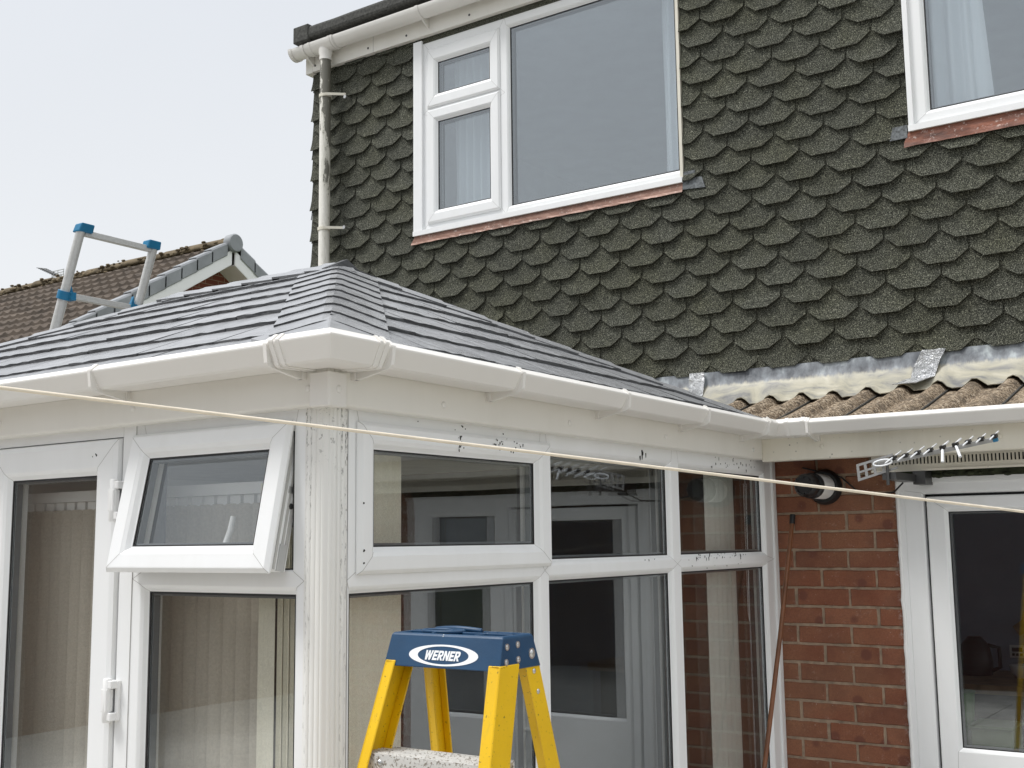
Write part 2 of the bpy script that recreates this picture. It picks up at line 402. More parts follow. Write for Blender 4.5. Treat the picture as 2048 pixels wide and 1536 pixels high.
def poly_clip(poly, ax, lim, keep_less):
    out = []
    for i in range(len(poly)):
        a, b = poly[i], poly[(i+1) % len(poly)]
        ia = (a[ax] <= lim) == keep_less or a[ax] == lim; ib = (b[ax] <= lim) == keep_less or b[ax] == lim
        if ia: out.append(a)
        if ia != ib:
            t = (lim-a[ax])/(b[ax]-a[ax]); out.append((a[0]+(b[0]-a[0])*t, a[1]+(b[1]-a[1])*t))
    return out

# ================================================================== SETTING: ground
mb = MB(); mb.box(-400, 400, -400, 400, GZ-.5, GZ-.012)
def lawn_mat():
    t = NT('lawn'); t.col(t.mix(t.ramp(t.noise(1.2, 6, .7), [(.35, 0.), (.7, 1.)]), (.055,.085,.028), (.10,.12,.05))); t.set(Roughness=.95); t.bump(t.noise(60, 4), .6, .03); return t.mat
g = build('ground', mb, lawn_mat(), base=(0,0,GZ)); tag(g, kind='structure')
mb = MB()
for i in range(-22, 12):
    for j in range(-14, 9):
        mb.box(i*.6+.004, i*.6+.596, j*.6-.2+.004, j*.6-.2+.596, GZ-.03, GZ+R_(-.002, .002))
g = build('patio_paving', mb, plain('buff_paving_slab', (.44,.425,.395), .9, var=.2, scale=2.5, bump=.4, bscale=70), base=(0,0,GZ)); tag(g, kind='structure')

# ================================================================== HOUSE
house = empty('house', (-1.5, 5.2, GZ), 'brick house with dark fish-scale shingled dormer storey and white windows', 'house')
# ---- brickwork: every brick is modelled, one wall mesh
mb = MB()
def bricks(x0, x1, z0, z1):
    n0 = math.floor((.024-z1)/.075)-1; n1 = math.ceil((.024-z0)/.075)+1
    for n in range(n0, n1):
        zt = .024-.075*n-.005+R_(-.001, .001); zb = zt-.065
        if zt > z1 or zb < z0-.07: continue
        off = -1.665 if n % 2 == 0 else -1.776
        k0 = math.floor((x0-off)/.222)-1
        for k in range(k0, k0+int((x1-x0)/.222)+4):
            a = max(off+k*.222+.005+R_(-.0015, .0015), x0); b = min(off+(k+1)*.222-.005+R_(-.0015, .0015), x1)
            if b-a < .012: continue
            yf = YW+R_(-.0015, .0015); c = .0035
            o = []
            for (p, q, n_) in (((a, zb), (b, zb), 6), ((b, zb), (b, zt), 2), ((b, zt), (a, zt), 6), ((a, zt), (a, zb), 2)):
                o += [(p[0]+(q[0]-p[0])*t/n_+R_(-.0013,.0013), p[1]+(q[1]-p[1])*t/n_+R_(-.0013,.0013)) for t in range(n_)]
            cx, cz = (a+b)/2, (zb+zt)/2; n = len(o); tl_ = [R_(-.0012, .0012) for _ in range(2)]
            inn_ = [(x_+math.copysign(min(c, abs(cx-x_)*.5), cx-x_), z_+math.copysign(c, cz-z_)) for x_, z_ in o]
            v = [(x_, yf+.0045, z_) for x_, z_ in o]+[(x_, yf+tl_[0]*(x_-cx)*8+R_(-.0004,.0004), z_) for x_, z_ in inn_]+[(x_, yf+.03, z_) for x_, z_ in o]
            mb.add(v, [tuple(range(n, 2*n))]+[(k_, (k_+1) % n, n+(k_+1) % n, n+k_) for k_ in range(n)]+[(2*n+k_, 2*n+(k_+1) % n, (k_+1) % n, k_) for k_ in range(n)], 0)
bricks(-2.3, -1.346, GZ, .44); bricks(.075, 2.2, GZ, .44)
for a, b, c, d in ((-5.0, -1.343, GZ, .46), (.072, 2.2, GZ, .46), (-1.343, .072, .262, .46)):
    mb.box(a, b, YW+.0045, YW+.24, c, d, 1)
build('brick_wall', mb, [M['brick'], M['mortar']], house)

# ---- shingle cladding
WIN = [(-4.205, -2.462, 1.74, 3.2), (-1.352, .62, 1.735, 3.2)]
mb = MB()
def tab(poly, yb, zb):
    cuts = [zb+.022, zb+.048, zb+.078]
    prev = -9
    for ci, c in enumerate(cuts+[9]):
        b = poly_clip(poly, 1, c, True) if c < 9 else poly
        if len(b) > 2 and prev > -9: b = poly_clip(b, 1, prev, False)
        if len(b) > 2:
            n = len(b); fr = [(p[0], yb(p[1]), p[1]) for p in b]; bk = [(p[0], yb(p[1])+.007, p[1]) for p in b]
            fs = [tuple(range(n))]
            for k in range(n):
                z0, z1 = b[k][1], b[(k+1) % n][1]
                if abs(z0-z1) < 1e-6 and (abs(z0-c) < 1e-6 or abs(z0-prev) < 1e-6): continue
                fs.append((k, n+k, n+(k+1) % n, (k+1) % n))
            mb.add(fr+bk, fs)
        prev = c
for j in range(0, 23):
    zb = .790+.0985*j; ph = -2.404 if j % 2 else -2.283
    for i in range(-13, 14):
        x = ph+.2445*i-.060+R_(-.004, .004); z = zb+R_(-.003, .003); w = .2315+R_(-.003, .003)
        sh = .045+R_(-.004, .004); b = .058+R_(-.004, .004); t = .118
        poly = [(x+b, z), (x+w-b+R_(-.004,.004), z+R_(-.0015,.0015)), (x+w, z+sh), (x+w, z+t), (x, z+t), (x, z+sh+R_(-.003,.003))]
        lift = R_(-.001, .007) if random.random() < .85 else R_(.004, .013)
        yb = (lambda zz, z=z, lift=lift: YD-.004-.004*max(0, 1-(zz-z)/.118)-(.0145+lift)*max(0, 1-(zz-z)/.118)**2)
        poly = poly_clip(poly, 0, -5.045, False); poly = poly_clip(poly, 0, .75, True) if len(poly) > 2 else poly
        if len(poly) < 3: continue
        poly = poly_clip(poly, 1, 2.985, True)
        if len(poly) < 3: continue
        pieces = [poly]
        for (a, b2, c, d) in WIN:
            nx = []
            for p in pieces:
                xs = [q[0] for q in p]; zs = [q[1] for q in p]
                if max(xs) <= a or min(xs) >= b2 or max(zs) <= c: nx.append(p); continue
                if min(xs) < a: nx.append(poly_clip(p, 0, a, True))
                if max(xs) > b2: nx.append(poly_clip(p, 0, b2, False))
                if min(zs) < c:
                    q = poly_clip(p, 0, a, False); q = poly_clip(q, 0, b2, True) if len(q) > 2 else q
                    q = poly_clip(q, 1, c, True) if len(q) > 2 else q
                    nx.append(q)
            pieces = nx
        for p in pieces:
            if len(p) > 2: tab(p, yb, z)
# starter course and backing sheets
mb.box(-5.045, .75, YD-.009, YD+.0, .783, .86)
for a, b, c, d in ((-5.04, -4.205, .8, 2.98), (-4.205, -2.462, .8, 1.75), (-2.462, -1.352, .8, 2.98), (-1.352, .62, .8, 1.75), (.62, .75, .8, 2.98)):
    mb.box(a, b, YD-.003, YD+.03, c, d)
for (a, b, c, d) in WIN: mb.box(a, b, YD-.012, YD+.03, 2.945, 2.99)
# side cheek, courses of the same shingles running back
for j in range(23):
    zb = .790+.0985*j+R_(-.003, .003)
    y = YD+.002
    while y < 9:
        w = .2355; mb.hexa([(-5.040-(.013 if lo else .003), yy, zz) if out else (-5.036, yy, zz) for (zz, lo) in ((zb, 1), (zb+.11, 0)) for yy in (y, min(9, y+w)) for out in (1, 0)]); y += .2445
mb.box(-5.036, -5.0, YD+.035, 9, .4, 2.98)
build('shingle_cladding', mb, M['shingle'], house, merge=True)

# lead soaker tucked under shingles beside the windows
mb = MB()
mb.hexa([(-2.468, YD-.022, 1.735), (-2.345, YD-.022, 1.726), (-2.468, YD-.016, 1.735), (-2.345, YD-.016, 1.726), (-2.468, YD-.016, 1.80), (-2.365, YD-.016, 1.785), (-2.468, YD-.012, 1.80), (-2.365, YD-.012, 1.785)])
mb.box(-2.462, -2.40, YD-.020, YD-.012, 1.80, 1.825)
SOAK = plain('dull_lead', (.11,.12,.125), .7, var=.6, scale=70, bump=.5, bscale=120)
build('lead_soaker', mb, SOAK, house); mb = MB()
mb.hexa([(-1.435, YD-.022, 1.768), (-1.356, YD-.022, 1.768), (-1.435, YD-.016, 1.768), (-1.356, YD-.016, 1.768), (-1.42, YD-.016, 1.83), (-1.356, YD-.016, 1.83), (-1.42, YD-.012, 1.83), (-1.356, YD-.012, 1.83)])
build('lead_soaker', mb, SOAK, house)

# ---- upper fascia, felt roof edge, gutter
mb = MB(); mb.box(-5.015, 1.2, 5.105, 5.135, 2.976, 3.16); mb.box(-3.955-.55, -3.955-.545, 5.1035, 5.105, 2.976, 3.16, 1); mb.box(-5.075, -5.018, 5.107, 9, 2.972, 3.16)
mb.box(-5.05, 1.2, 5.135, 9, 2.99, 3.14)
up_f = build('dormer_fascia', mb, [M['fascia'], M['line']], house, bevel=.004)
for x in (-4.99, -4.545, -4.24, -3.77, -3.2, -2.6):
    m2 = MB(); m2.tube([(x, 5.106, 3.012), (x, 5.1025, 3.012)], .007, 8); build('nail_head', m2, M['darksteel'], up_f)
mb = MB()
prof = [(4.985, 3.14), (4.978, 3.16), (4.98, 3.205), (4.995, 3.222), (5.3, 3.235), (9.0, 3.30), (9.0, 3.13), (5.1, 3.13)]
N = 40
st = []
for i in range(N+1):
    x = -5.03+6.2*i/N; dz = R_(-.003, .003); dy = R_(-.002, .002)
    st.append(lambda o, z, x=x, dz=dz, dy=dy: (x, o+dy, z+dz))
mb.sweep(prof, st)
mb.box(-5.06, -4.93, 4.972, 5.16, 3.125, 3.232)
build('flat_roof_edge', mb, M['felt'], house, bevel=.006)

def half_round(mb, x0, x1, yc, zc, r, t=.003, mi=0):
    n = 14; pr = [(yc+r*math.cos(math.pi+math.pi*k/n), zc+r*math.sin(math.pi+math.pi*k/n)) for k in range(n+1)]
    pi = [(yc+(r-t)*math.cos(2*math.pi-math.pi*k/n), zc+(r-t)*math.sin(2*math.pi-math.pi*k/n)) for k in range(n+1)]
    mb.sweep([(o, z) for o, z in pr+pi], [lambda o, z, x=x: (x, o, z) for x in (x0, x1)], mi, smooth=False)
GY, GZC, GR = 5.046, 3.108, .057
mb = MB(); half_round(mb, -5.10, 1.2, GY, GZC, GR)
ug = build('dormer_gutter', mb, M['gutter'], house)
mb = MB(); half_round(mb, -5.112, -5.09, GY, GZC, GR+.006)
mb.prism([(GY+(GR+.006)*math.cos(math.pi+math.pi*k/14), GZC+(GR+.006)*math.sin(math.pi+math.pi*k/14)) for k in range(15)], lambda o, z, x: (x, o, z), -5.116, -5.111)
build('gutter_stop_end', mb, M['gutter'], ug)
for x in (-5.0, -4.07, -3.07, -2.07):
    mb = MB(); half_round(mb, x-.011, x+.011, GY, GZC, GR+.005)
    mb.prism([(GY-.02, GZC-GR+.001), (5.104, GZC-GR-.045), (5.104, GZC-.01)], lambda o, z, a: (a, o, z), x-.004, x+.004)
    build('gutter_bracket', mb, M['gutter'], ug)
mb = MB()
half_round(mb, -4.97, -4.735, GY, GZC, GR+.004); half_round(mb, -4.945, -4.93, GY, GZC, GR+.008); half_round(mb, -4.775, -4.76, GY, GZC, GR+.008); half_round(mb, -4.755, -4.74, GY, GZC, GR+.008)
mb.tube([(-4.845, GY, GZC-GR+.02), (-4.845, GY, GZC-GR-.012), (-4.845, GY, GZC-GR-.03), (-4.845, GY, GZC-GR-.062)], [.044, .044, .039, .039], 20)
build('gutter_outlet', mb, M['gutter'], ug)
mb = MB(); mb.tube([(-4.845, GY, 3.0), (-4.843, GY, 2.2), (-4.84, GY, .6)], .034, 24)
dp = build('downpipe', mb, M['pipe'], empty('downpipe', (-5.0, 5.05, GZ), 'moss stained white plastic downpipe on the left corner of the shingles', 'downpipe')); 
dp.name = 'pipe'; ORG[dp.name] = ORG['downpipe']
for z, dzz in ((2.755, -.02), (1.905, .0)):
    mb = MB(); mb.tube([(-4.845, GY, z-.009), (-4.845, GY, z+.009)], .039, 20)
    mb.hexa([(xx, yy, zz) for zz in (z-.008, z+.008) for (xx, yy) in ((-4.815, GY-.036), (-4.72, GY+.045), (-4.812, GY-.030), (-4.718, GY+.051))])
    mb.tube([(-4.715, GY+.038, z+dzz), (-4.715, YD-.006, z+dzz)], .007, 8, 1); mb.tube([(-4.715, GY+.036, z+dzz), (-4.715, GY+.046, z+dzz)], .012, 6, 1)
    build('pipe_clip', mb, [M['creamtrim'], M['steel']], dp.parent)

# ---- upper windows
def up_window(label, x0, x1, panes, sashes, trim_l, zs0, zs1=2.95):
    w = MB(); yb = YD-.008; P = PH(yb-.0)
    # projecting trim and frame members
    w.box(x0, trim_l, yb-.018, yb+.06, zs0-.004, zs1+.01)
    w.box(x1-.012, x1+.004, yb-.012, yb+.06, zs0, zs1+.01, 2)
    w.box(x0-.002, x1+.002, yb-.022, yb+.06, zs0-.012, zs0+.016)
    for o, gl in panes: frame_ring(w, P, o, gl, FIX)
    fr = build('upper_window', w, FM+[M['creamtrim']], house, bevel=0, label=label)
    for o, gl in panes:
        if gl is not None and (o, gl) not in sashes: pass
    for o, gl, isgl in [(p[0], p[1], True) for p in panes if p not in [(s[2], s[3]) for s in sashes]]:
        pane('pane', P, gl, -.02, -.042, fr, 'skyglass')
    for so, sg, _, _ in sashes:
        s = MB(); frame_ring(s, P, so, sg, SASH); build('sash', s, FM, fr); pane('pane', P, sg, -.006, -.03, fr, 'skyglass')
    return fr
A1 = ((-4.139, -3.552, 2.505, 2.95), (-4.06, -3.62, 2.57, 2.85)); A2 = ((-4.139, -3.552, 1.800, 2.505), (-4.06, -3.62, 1.88, 2.47))
BIG = ((-3.552, -2.468, 1.800, 2.95), (-3.522, -2.494, 1.848, 2.885))
up_window('three light bedroom window with one large fixed pane', -4.203, -2.468, [A1, A2, BIG],
          [((-4.104, -3.583, 2.533, 2.895), (-4.031, -3.657, 2.612, 2.806), *A1), ((-4.104, -3.583, 1.832, 2.520), (-4.031, -3.657, 1.908, 2.443), *A2)], -4.139, 1.784)
C1 = ((-1.33, .60, 1.822, 2.95), (-1.256, .53, 1.885, 2.885))
up_window('single pane bedroom window above a bright copper sill', -1.347, .60, [C1], [], -1.325, 1.806)
for (a, b, z, tilt, lab) in ((-4.200, -2.468, 1.772, .0, 'dull pinkish copper sill strip'), (-1.352, .62, 1.796, .01, 'bright orange copper sill strip')):
    mb = MB(); n = 60; rows = []
    for (yy, zz, am) in ((YD-.012, z+.02, 0), (YD-.018, z-.004, .0005), (YD-.023, z-.038-tilt*1.2, .001), (YD-.028, z-.050-tilt*2.2, .0016)):
        rows.append([(a+(b-a)*i/n-(0.02 if (zz < z-.03 and i == 0) else 0), yy+R_(-am, am), zz+R_(-am, am)) for i in range(n+1)])
    mb.slab(rows, [[(p[0], p[1]+.002, p[2]) for p in r] for r in rows])
    build('copper_sill', mb, M['dullcopper' if tilt == 0 else 'copper'], house, label=lab)
# rooms behind the upper windows
mb = MB()
for a, b in ((-4.9, -2.0), (-1.6, 1.1)):
    mb.add([(x, y, z) for z in (1.3, 2.97) for y in (YD+.14, 8.6) for x in (a, b)], [(0,2,3,1),(4,5,7,6),(2,6,7,3),(0,4,6,2),(1,3,7,5)])
mb.box(-5.0, -4.18, YD+.035, YD+.13, .8, 2.97); mb.box(-2.47, -1.34, YD+.035, YD+.13, .8, 2.97); mb.box(-4.18, -2.47, YD+.035, YD+.13, .8, 1.76); mb.box(-1.34, .62, YD+.035, YD+.13, .8, 1.78); mb.box(.62, 1.2, YD+.035, YD+.13, .8, 2.97)
build('bedroom_walls', mb, M['dimwall'], house)

# ---- lower lean-to roof of the house
def tprof(x):
    t = ((x+1.851)/.148+.5) % 1.0; u = (t-.5)/.27
    return (.037*math.cos(u*math.pi/2)**.8 if abs(u) < 1 else 0) - (.003*(1-t) if t > .5 else 0) + .003
def tplane(y): return .418+(y-4.36)*.285
mb = MB(); xs = [-2.75+.0061*i for i in range(640)]; ys = [4.33, 4.36, 4.5, 4.64, 4.645, 4.8, 4.95, 5.08]
T = [[(x, y, tplane(y)+tprof(x)+(.012*(4.645-y)/.3 if y <= 4.64 else 0)) for x in xs] for y in ys]
mb.slab(T, [[(p[0], p[1], p[2]-.018) for p in r] for r in T])
for k in range(-5, 15):   # side-lap joints, dark strips painted in for their shadow line
    x = -1.851+.148*k+.045
    if k % 2 == 0:
        mb.hexa([(x+dx, y, tplane(y)+dz) for dz in (.002, .0105) for y in (4.332, 5.05) for dx in (-.003, .003)], 1)
build('tile_roof', mb, [M['tile'], M['felt']], house, smooth_all=True)
mb = MB(); mb.box(-5.0, 1.2, 5.142, YD+.03, .40, .80); mb.box(-1.5, 1.2, YW+.24, 5.09, .40, .44)
build('roof_abutment_board', mb, M['felt'], house)
mb = MB(); xs = [-2.75+.02*i for i in range(196)]
rows = []
for k, (y, z) in enumerate(((5.136, .80), (5.130, .765), (5.122, .728), (5.098, .700), (5.04, None), (4.99, None), (4.955, None))):
    r = []
    for x in xs:
        w = .010*math.sin(x*9+1)+.006*math.sin(x*23)
        if z is not None: r.append((x, y+R_(-.002,.002)+(w*.15), z))
        else:
            yy = y+(w if k == 6 else w*.4); f = {4: .55, 5: .9, 6: 1.}[k]
            r.append((x, yy, tplane(yy)+(.019 if k == 6 else .014)+f*tprof(x-.012)*.92+(1-f)*.022+R_(-.001,.001)))
    rows.append(r)
mb.slab(rows, [[(p[0], p[1]+.002, p[2]-.003) for p in r] for r in rows])
lf = build('lead_flashing', mb, M['lead'], house, smooth_all=True)
def foil(x0, x1, lean):
    m = MB(); rr = []
    for j in range(9):
        t = j/8
        y, z = (5.128-.02*t*2, .795-.09*t*2) if t < .5 else (5.088-.135*(t-.5)*2, .712-.075*(t-.5)*2)
        if t >= .5: z = tplane(y)+.050-(t-.5)*.004
        rr.append([(x0+(x1-x0)*i/6-lean*t+R_(-.003,.003), y-.010+R_(-.0025,.0025)*(1.3-t), z+.006+R_(-.002,.002)*(1.3-t)) for i in range(7)])
    m.slab(rr, [[(p[0], p[1]+.003, p[2]-.002) for p in r] for r in rr]); build('foil_patch', m, M['foil'], lf)
foil(-1.345, -1.245, .09); foil(-2.46, -2.38, -.01)

# ---- eaves fascia, gutter, vent strip
YE = 4.405
mb = MB(); mb.box(-1.81, 2.2, YE, YE+.022, .306, .45); mb.box(-1.81, 2.2, YE, YE+.05, .303, .312)
ef = build('eaves_fascia', mb, M['old_fascia'], house, bevel=.005, seg=2)
for x in (-1.56, -.905):
    m2 = MB(); m2.ball((x, YE-.001, .352), .009, sq=(1,.5,1)); build('screw_cap', m2, M['old_fascia'], ef)
GP = [(.002, .396), (.086, .394), (.094, .398), (.1150, .433), (.1165, .4365), (.1165, .4400), (.0990, .4535), (.0965, .4545), (.0945, .4535), (.0955, .4515), (.112, .437), (.091, .4005), (.084, .398), (.005, .400), (.005, .452), (.002, .452)]
GP = [(o, z) for o, z in GP]
XFa, YFa = -1.805, 1.90
front = lambda x: (lambda o, z: (x, YFa-o, z)); right = lambda y: (lambda o, z: (XFa+o, y, z)); hs = lambda x: (lambda o, z: (x, YE-o, z))
cor = lambda o, z: (XFa+o, YFa-o, z); inn = lambda o, z: (XFa+o, YE-o, z)
def fat(e): return [(o+(e if o > .05 else 0), z-(e if z < .42 else -e)) for o, z in [(.002, .396), (.086, .394), (.094, .398), (.1150, .433), (.1165, .4365), (.1165, .4400), (.0990, .4545), (.0965, .4555), (.0935, .450), (.108, .437), (.089, .404), (.002, .404)]]
mb = MB(); mb.sweep(GP, [hs(-1.605), hs(2.2)])
eg = build('eaves_gutter', mb, M['gutter'], house)
mb = MB(); mb.sweep(fat(.0042), [hs(-1.655), hs(-1.575)]); mb.sweep(fat(.006), [hs(-1.60), hs(-1.585)]); mb.sweep(fat(.006), [hs(-1.665), hs(-1.65)])
build('gutter_union', mb, M['gutter'], eg)
def gusset(P, at, w=.004):
    m = MB(); m.prism([(.006, .398), (.094, .398), (.1145, .432), (.1165, .4385), (.1215, .4385), (.1205, .430), (.1165, .398), (.110, .391), (.100, .388), (.012, .372), (.006, .372)], lambda o, z, a: P(a)(o, z), at-w*1.3, at+w*1.3)
    m.sweep(fat(.0025), [P(at-.008), P(at+.008)])
    m.prism([(.0, .372), (.012, .372), (.012, .395), (.0, .395)], lambda o, z, a: P(a)(o, z), at-.012, at+.012)
    return m
for x in (-1.575, -.55, .4):
    build('gutter_bracket', gusset(hs, x), M['gutter'], eg)
mb = MB(); YV = 4.52
mb.box(-1.405, 2.2, YV-.004, YV+.004, .300, .32); mb.box(-1.405, 2.2, YV-.004, YV+.004, .247, .273); mb.box(-1.405, -1.395, YV-.0035, YV+.0035, .273, .300); mb.box(-1.405, 2.2, YV-.011, YV-.004, .246, .254)
x = -1.390
while x < 1.0:
    mb.box(x, x+.0075, YV-.003, YV+.003, .2725, .3005); x += .0135
mb.box(-1.39, 2.2, YV+.03, YV+.035, .25, .33, 1)  # black sheet painted in as the shade behind the slots
build('soffit_vent', mb, [M['old_fascia'], M['void']], house)
mb = MB(); mb.box(-1.345, .08, YW-.03, YW+.03, .225, .262)
for k in range(40): 
    x = R_(-1.33, .05); mb.ball((x, YW-.03, R_(.228,.24)), R_(.006,.013), sq=(1.6,.5,.8), n=7, m=4)
build('lintel_strip', mb, plain('dark_green_lintel', (.035,.042,.022), .95, var=.5, scale=40), house)  # dark greenish strip with small lumps above the door frame

# ---- kitchen door and side light
YK = 4.608; PK = PH(YK)
kd = MB()
kd.box(-1.335, .07, YK-.004, YK+.08, .176, .206); kd.box(-1.335, .07, YK-.012, YK+.05, .206, .223)
for x in (-1.285, -1.10, -.945, -.78, -.52, -.3):
    kd.prism([(x-.03, .222), (x-.018, .233), (x+.018, .235), (x+.028, .222)], lambda a, b, y: (a, y, b), YK-.010, YK+.02)
frame_ring(kd, PK, (-1.335, -.515, GZ+.03, .200), (-1.240, -.555, GZ+.06, .160), [(0,0,-.07), (0,0,0), (0,.022,0), (0,.0225,-.002), (0,.024,0), (1,.006,0), (1,.002,-.003), (1,0,-.012), (1,0,-.06)])
frame_ring(kd, PK, (-.515, .07, GZ+.03, .200), (-.418, -.077, -.82, .120), FIX)
kdo = build('kitchen_door', kd, FM, house)
lf_ = MB(); frame_ring(lf_, PK, (-1.229, -.563, GZ+.08, .150), (-1.152, -.70, -.782, .092), [(0,0,-.05), (0,0,.0), (0,.004,.004), (1,.014,.004), (1,.010,.002), (1,.003,-.006), (1,0,-.008), (1,0,-.045), (0,0,-.05)])
lf_.box(-1.153, -.69, YK-.002, YK+.03, GZ+.2, -.86); 
build('door_leaf', lf_, FM, kdo)
pane('pane', PK, (-1.152, -.70, -.782, .092), -.012, -.036, kdo); pane('pane', PK, (-.418, -.077, -.82, .120), -.02, -.044, kdo)
mb = MB(); mb.box(-1.243, -1.226, YK+.028, YK+.05, GZ+.05, .165); mb.box(-.567, -.55, YK+.028, YK+.05, GZ+.05, .165); mb.box(-1.243, -.55, YK+.028, YK+.05, .148, .165); build('door_gasket', mb, M['gasket'], kdo)
mb = MB(); mb.box(-.66, -.63, YK-.012, YK-.004, -1.0, -.80); mb.tube([(-.645, YK-.012, -.86), (-.645, YK-.05, -.86), (-.66, YK-.055, -.86), (-.76, YK-.05, -.86)], .009, 8); build('door_handle', mb, M['upvc'], kdo)
mb = MB(); pts = []; 
for i in range(60):
    z = GZ+(.22-GZ)*i/59; pts.append((-1.338+R_(-.003,.002), YK+.004, z))
mb.tube(pts, .0085, 6); build('sealant_bead', mb, M['upvc'], kdo)
# kitchen room
mb = MB()
mb.add([(x, y, z) for z in (GZ, .4) for y in (YW+.245, 6.2) for x in (-1.85, 1.6)], [(0,2,3,1),(4,5,7,6),(2,6,7,3),(0,4,6,2)])
build('kitchen_walls', mb, M['kitchen'], house)
mb = MB(); mb.box(-1.84, -.4, 5.55, 6.19, -.70, -.66); mb.box(-1.84, -.45, 5.60, 6.19, GZ, -.70, 1); build('kitchen_worktop', mb, [M['wood'], plain('dark_cupboard', (.05,.05,.05), .5)], house)

# ================================================================== CONSERVATORY
cons = empty('conservatory', (-3.4, 3.2, GZ), 'white conservatory with hipped grey slate roof against the brick house', 'conservatory')
# ---- front frame (faces the garden)
mb = MB()
frame_ring(mb, PF, (-2.525, -1.913, -1.25, -.085), (-2.473, -1.954, -1.19, -.118), FIX)
frame_ring(mb, PF, (-2.525, -1.913, -.085, .42), (-2.478, -1.951, -.060, .262), [(0,0,-.065), (0,0,0), (1,.003,0), (1,0,-.003), (1,0,-.06)])
for a in (-2.578, -3.80): pass
mb.box(-2.578, -2.525, YF-.002, YF+.065, GZ, .42)          # door post
mb.box(-3.80, -2.578, YF-.001, YF+.065, .2855, .42)         # door head
mb.box(-5.0, -3.80, YF-.001, YF+.065, GZ, .42)
mb.box(-2.525, -1.913, YF-.001, YF+.065, GZ, -1.25)
for (a, b) in ((-2.577, -2.5765), (-2.5255, -2.5245)): mb.box(a, b, YF-.0025, YF-.001, GZ, .33, 1)
wf = build('window_frame', mb, FM, cons)
pane('pane', PF, (-2.473, -1.954, -1.19, -.118), -.02, -.044, wf)
mb = MB(); mb.box(-2.478, -1.951, YF+.004, YF+.06, -.0735, -.058); mb.box(-1.958, -1.951, YF+.006, YF+.058, -.06, .262); mb.box(-2.478, -2.471, YF+.006, YF+.058, -.06, .262)
build('opening_gasket', mb, M['gasket'], wf)
# ---- right frame
mb = MB()
frame_ring(mb, PR, (2.008, 2.845, -1.25, -.085), (2.032, 2.806, -1.19, -.118), FIX)
frame_ring(mb, PR, (2.008, 2.845, -.085, .42), (2.06, 2.815, -.05, .262), [(0,0,-.065), (0,0,0), (1,.01,0), (1,0,-.01), (1,0,-.06)])
frame_ring(mb, PR, (2.845, 3.697, -1.25, -.085), (2.884, 3.650, -1.19, -.117), FIX)
frame_ring(mb, PR, (2.845, 3.697, -.085, .42), (2.884, 3.650, -.053, .253), FIX)
frame_ring(mb, PR, (3.697, 4.577, -1.25, -.085), (3.743, 4.487, -1.19, -.116), FIX)
frame_ring(mb, PR, (3.697, 4.577, -.085, .42), (3.743, 4.487, -.053, .250), FIX)
mb.box(XR-.06, XR+.008, 4.577, 4.60, GZ, .42); mb.box(XR-.06, XR+.002, 4.60, 4.624, GZ, .42)
mb.box(XR-.065, XR-.001, 2.008, 4.577, GZ, -1.25)
sf = build('window_frame', mb, FM, cons)
for gl in ((2.032, 2.806, -1.19, -.118), (2.884, 3.650, -1.19, -.117), (2.884, 3.650, -.053, .253), (3.743, 4.487, -1.19, -.116), (3.743, 4.487, -.053, .250)):
    pane('pane', PR, gl, -.02, -.044, sf)
# bird and moss marks stuck to the frames
mb = MB()
def marks(P, n, u0, u1, v0, v1, d, drip=.4, r=.0035):
    for _ in range(n):
        u, v = R_(u0, u1), R_(v0, v1); k = R_(.4, 1)*r; dn = R_(1, 1+8*drip) if random.random() < drip else 1
        pts = [(u+k*math.cos(a)*R_(.6,1.2), v+k*math.sin(a)*R_(.6,1.2)*(dn if math.sin(a) < 0 else 1), d) for a in [i*math.pi/3.5 for i in range(7)]]
        mb.prism([(p[0], p[1]) for p in pts], P, d, d+.0006)
marks(PR, 34, 3.80, 4.30, -.070, -.054, .0003, .5); marks(PR, 10, 3.78, 4.35, -.112, -.07, .0003, .2); marks(PR, 26, 4.0, 4.42, .268, .31, .0003, .5)
marks(PR, 5, 3.43, 3.50, .268, .30, .0003, .9, .006); marks(PR, 4, 3.45, 3.60, -.068, -.053, .0003, .9)
marks(PR, 12, 2.415, 2.44, .235, .282, .0162, .5, .003); marks(PR, 26, 2.56, 2.72, .245, .282, .0162, .2, .003); marks(PR, 6, 2.25, 2.70, .289, .31, .0003, .3)
marks(PF, 3, -2.70, -2.66, .235, .245, .0145, .3); marks(PR, 4, 2.047, 2.05, -.05, .20, .0162, .2)
tag(build('dirt_mark', mb, plain('black_dirt', (.02,.018,.015), .9), cons), kind='stuff')
# ---- opening lights
def light(P, so, sg, label=None):
    m = MB(); frame_ring(m, P, so, sg, SASH)
    # drip rail along the bottom edge
    o = build('opening_light', m, FM, cons, label=label); pane('pane', P, sg, -.006, -.030, o); return o
light(PR, (2.036, 2.869, -.073, .285), (2.100, 2.796, -.010, .222), 'closed top light')
AN = math.radians(11.5); sa, ca = math.sin(AN), math.cos(AN)
def PV(u, v, d):
    s = .283-v; return (u, YF-.001-s*sa-d*ca, .283-s*ca+d*sa)
vo = light(PV, (-2.528, -1.947, -.073, .285), (-2.456, -2.019, -.008, .221), 'top light pushed open at the bottom')
mb = MB(); hb = (-2.10, -.045)
mb.box(0, 0, 0, 0, 0, 0)
mb = MB()
q = [PV(-2.215, -.05, -.052), PV(-2.208, -.03, -.066), PV(-2.202, -.005, -.075), PV(-2.195, .045, -.08), PV(-2.190, .080, -.077)]
mb.tube(q, [.009, .009, .0085, .008, .007], 8); build('window_handle', mb, M['upvc'], vo)
mb = MB()
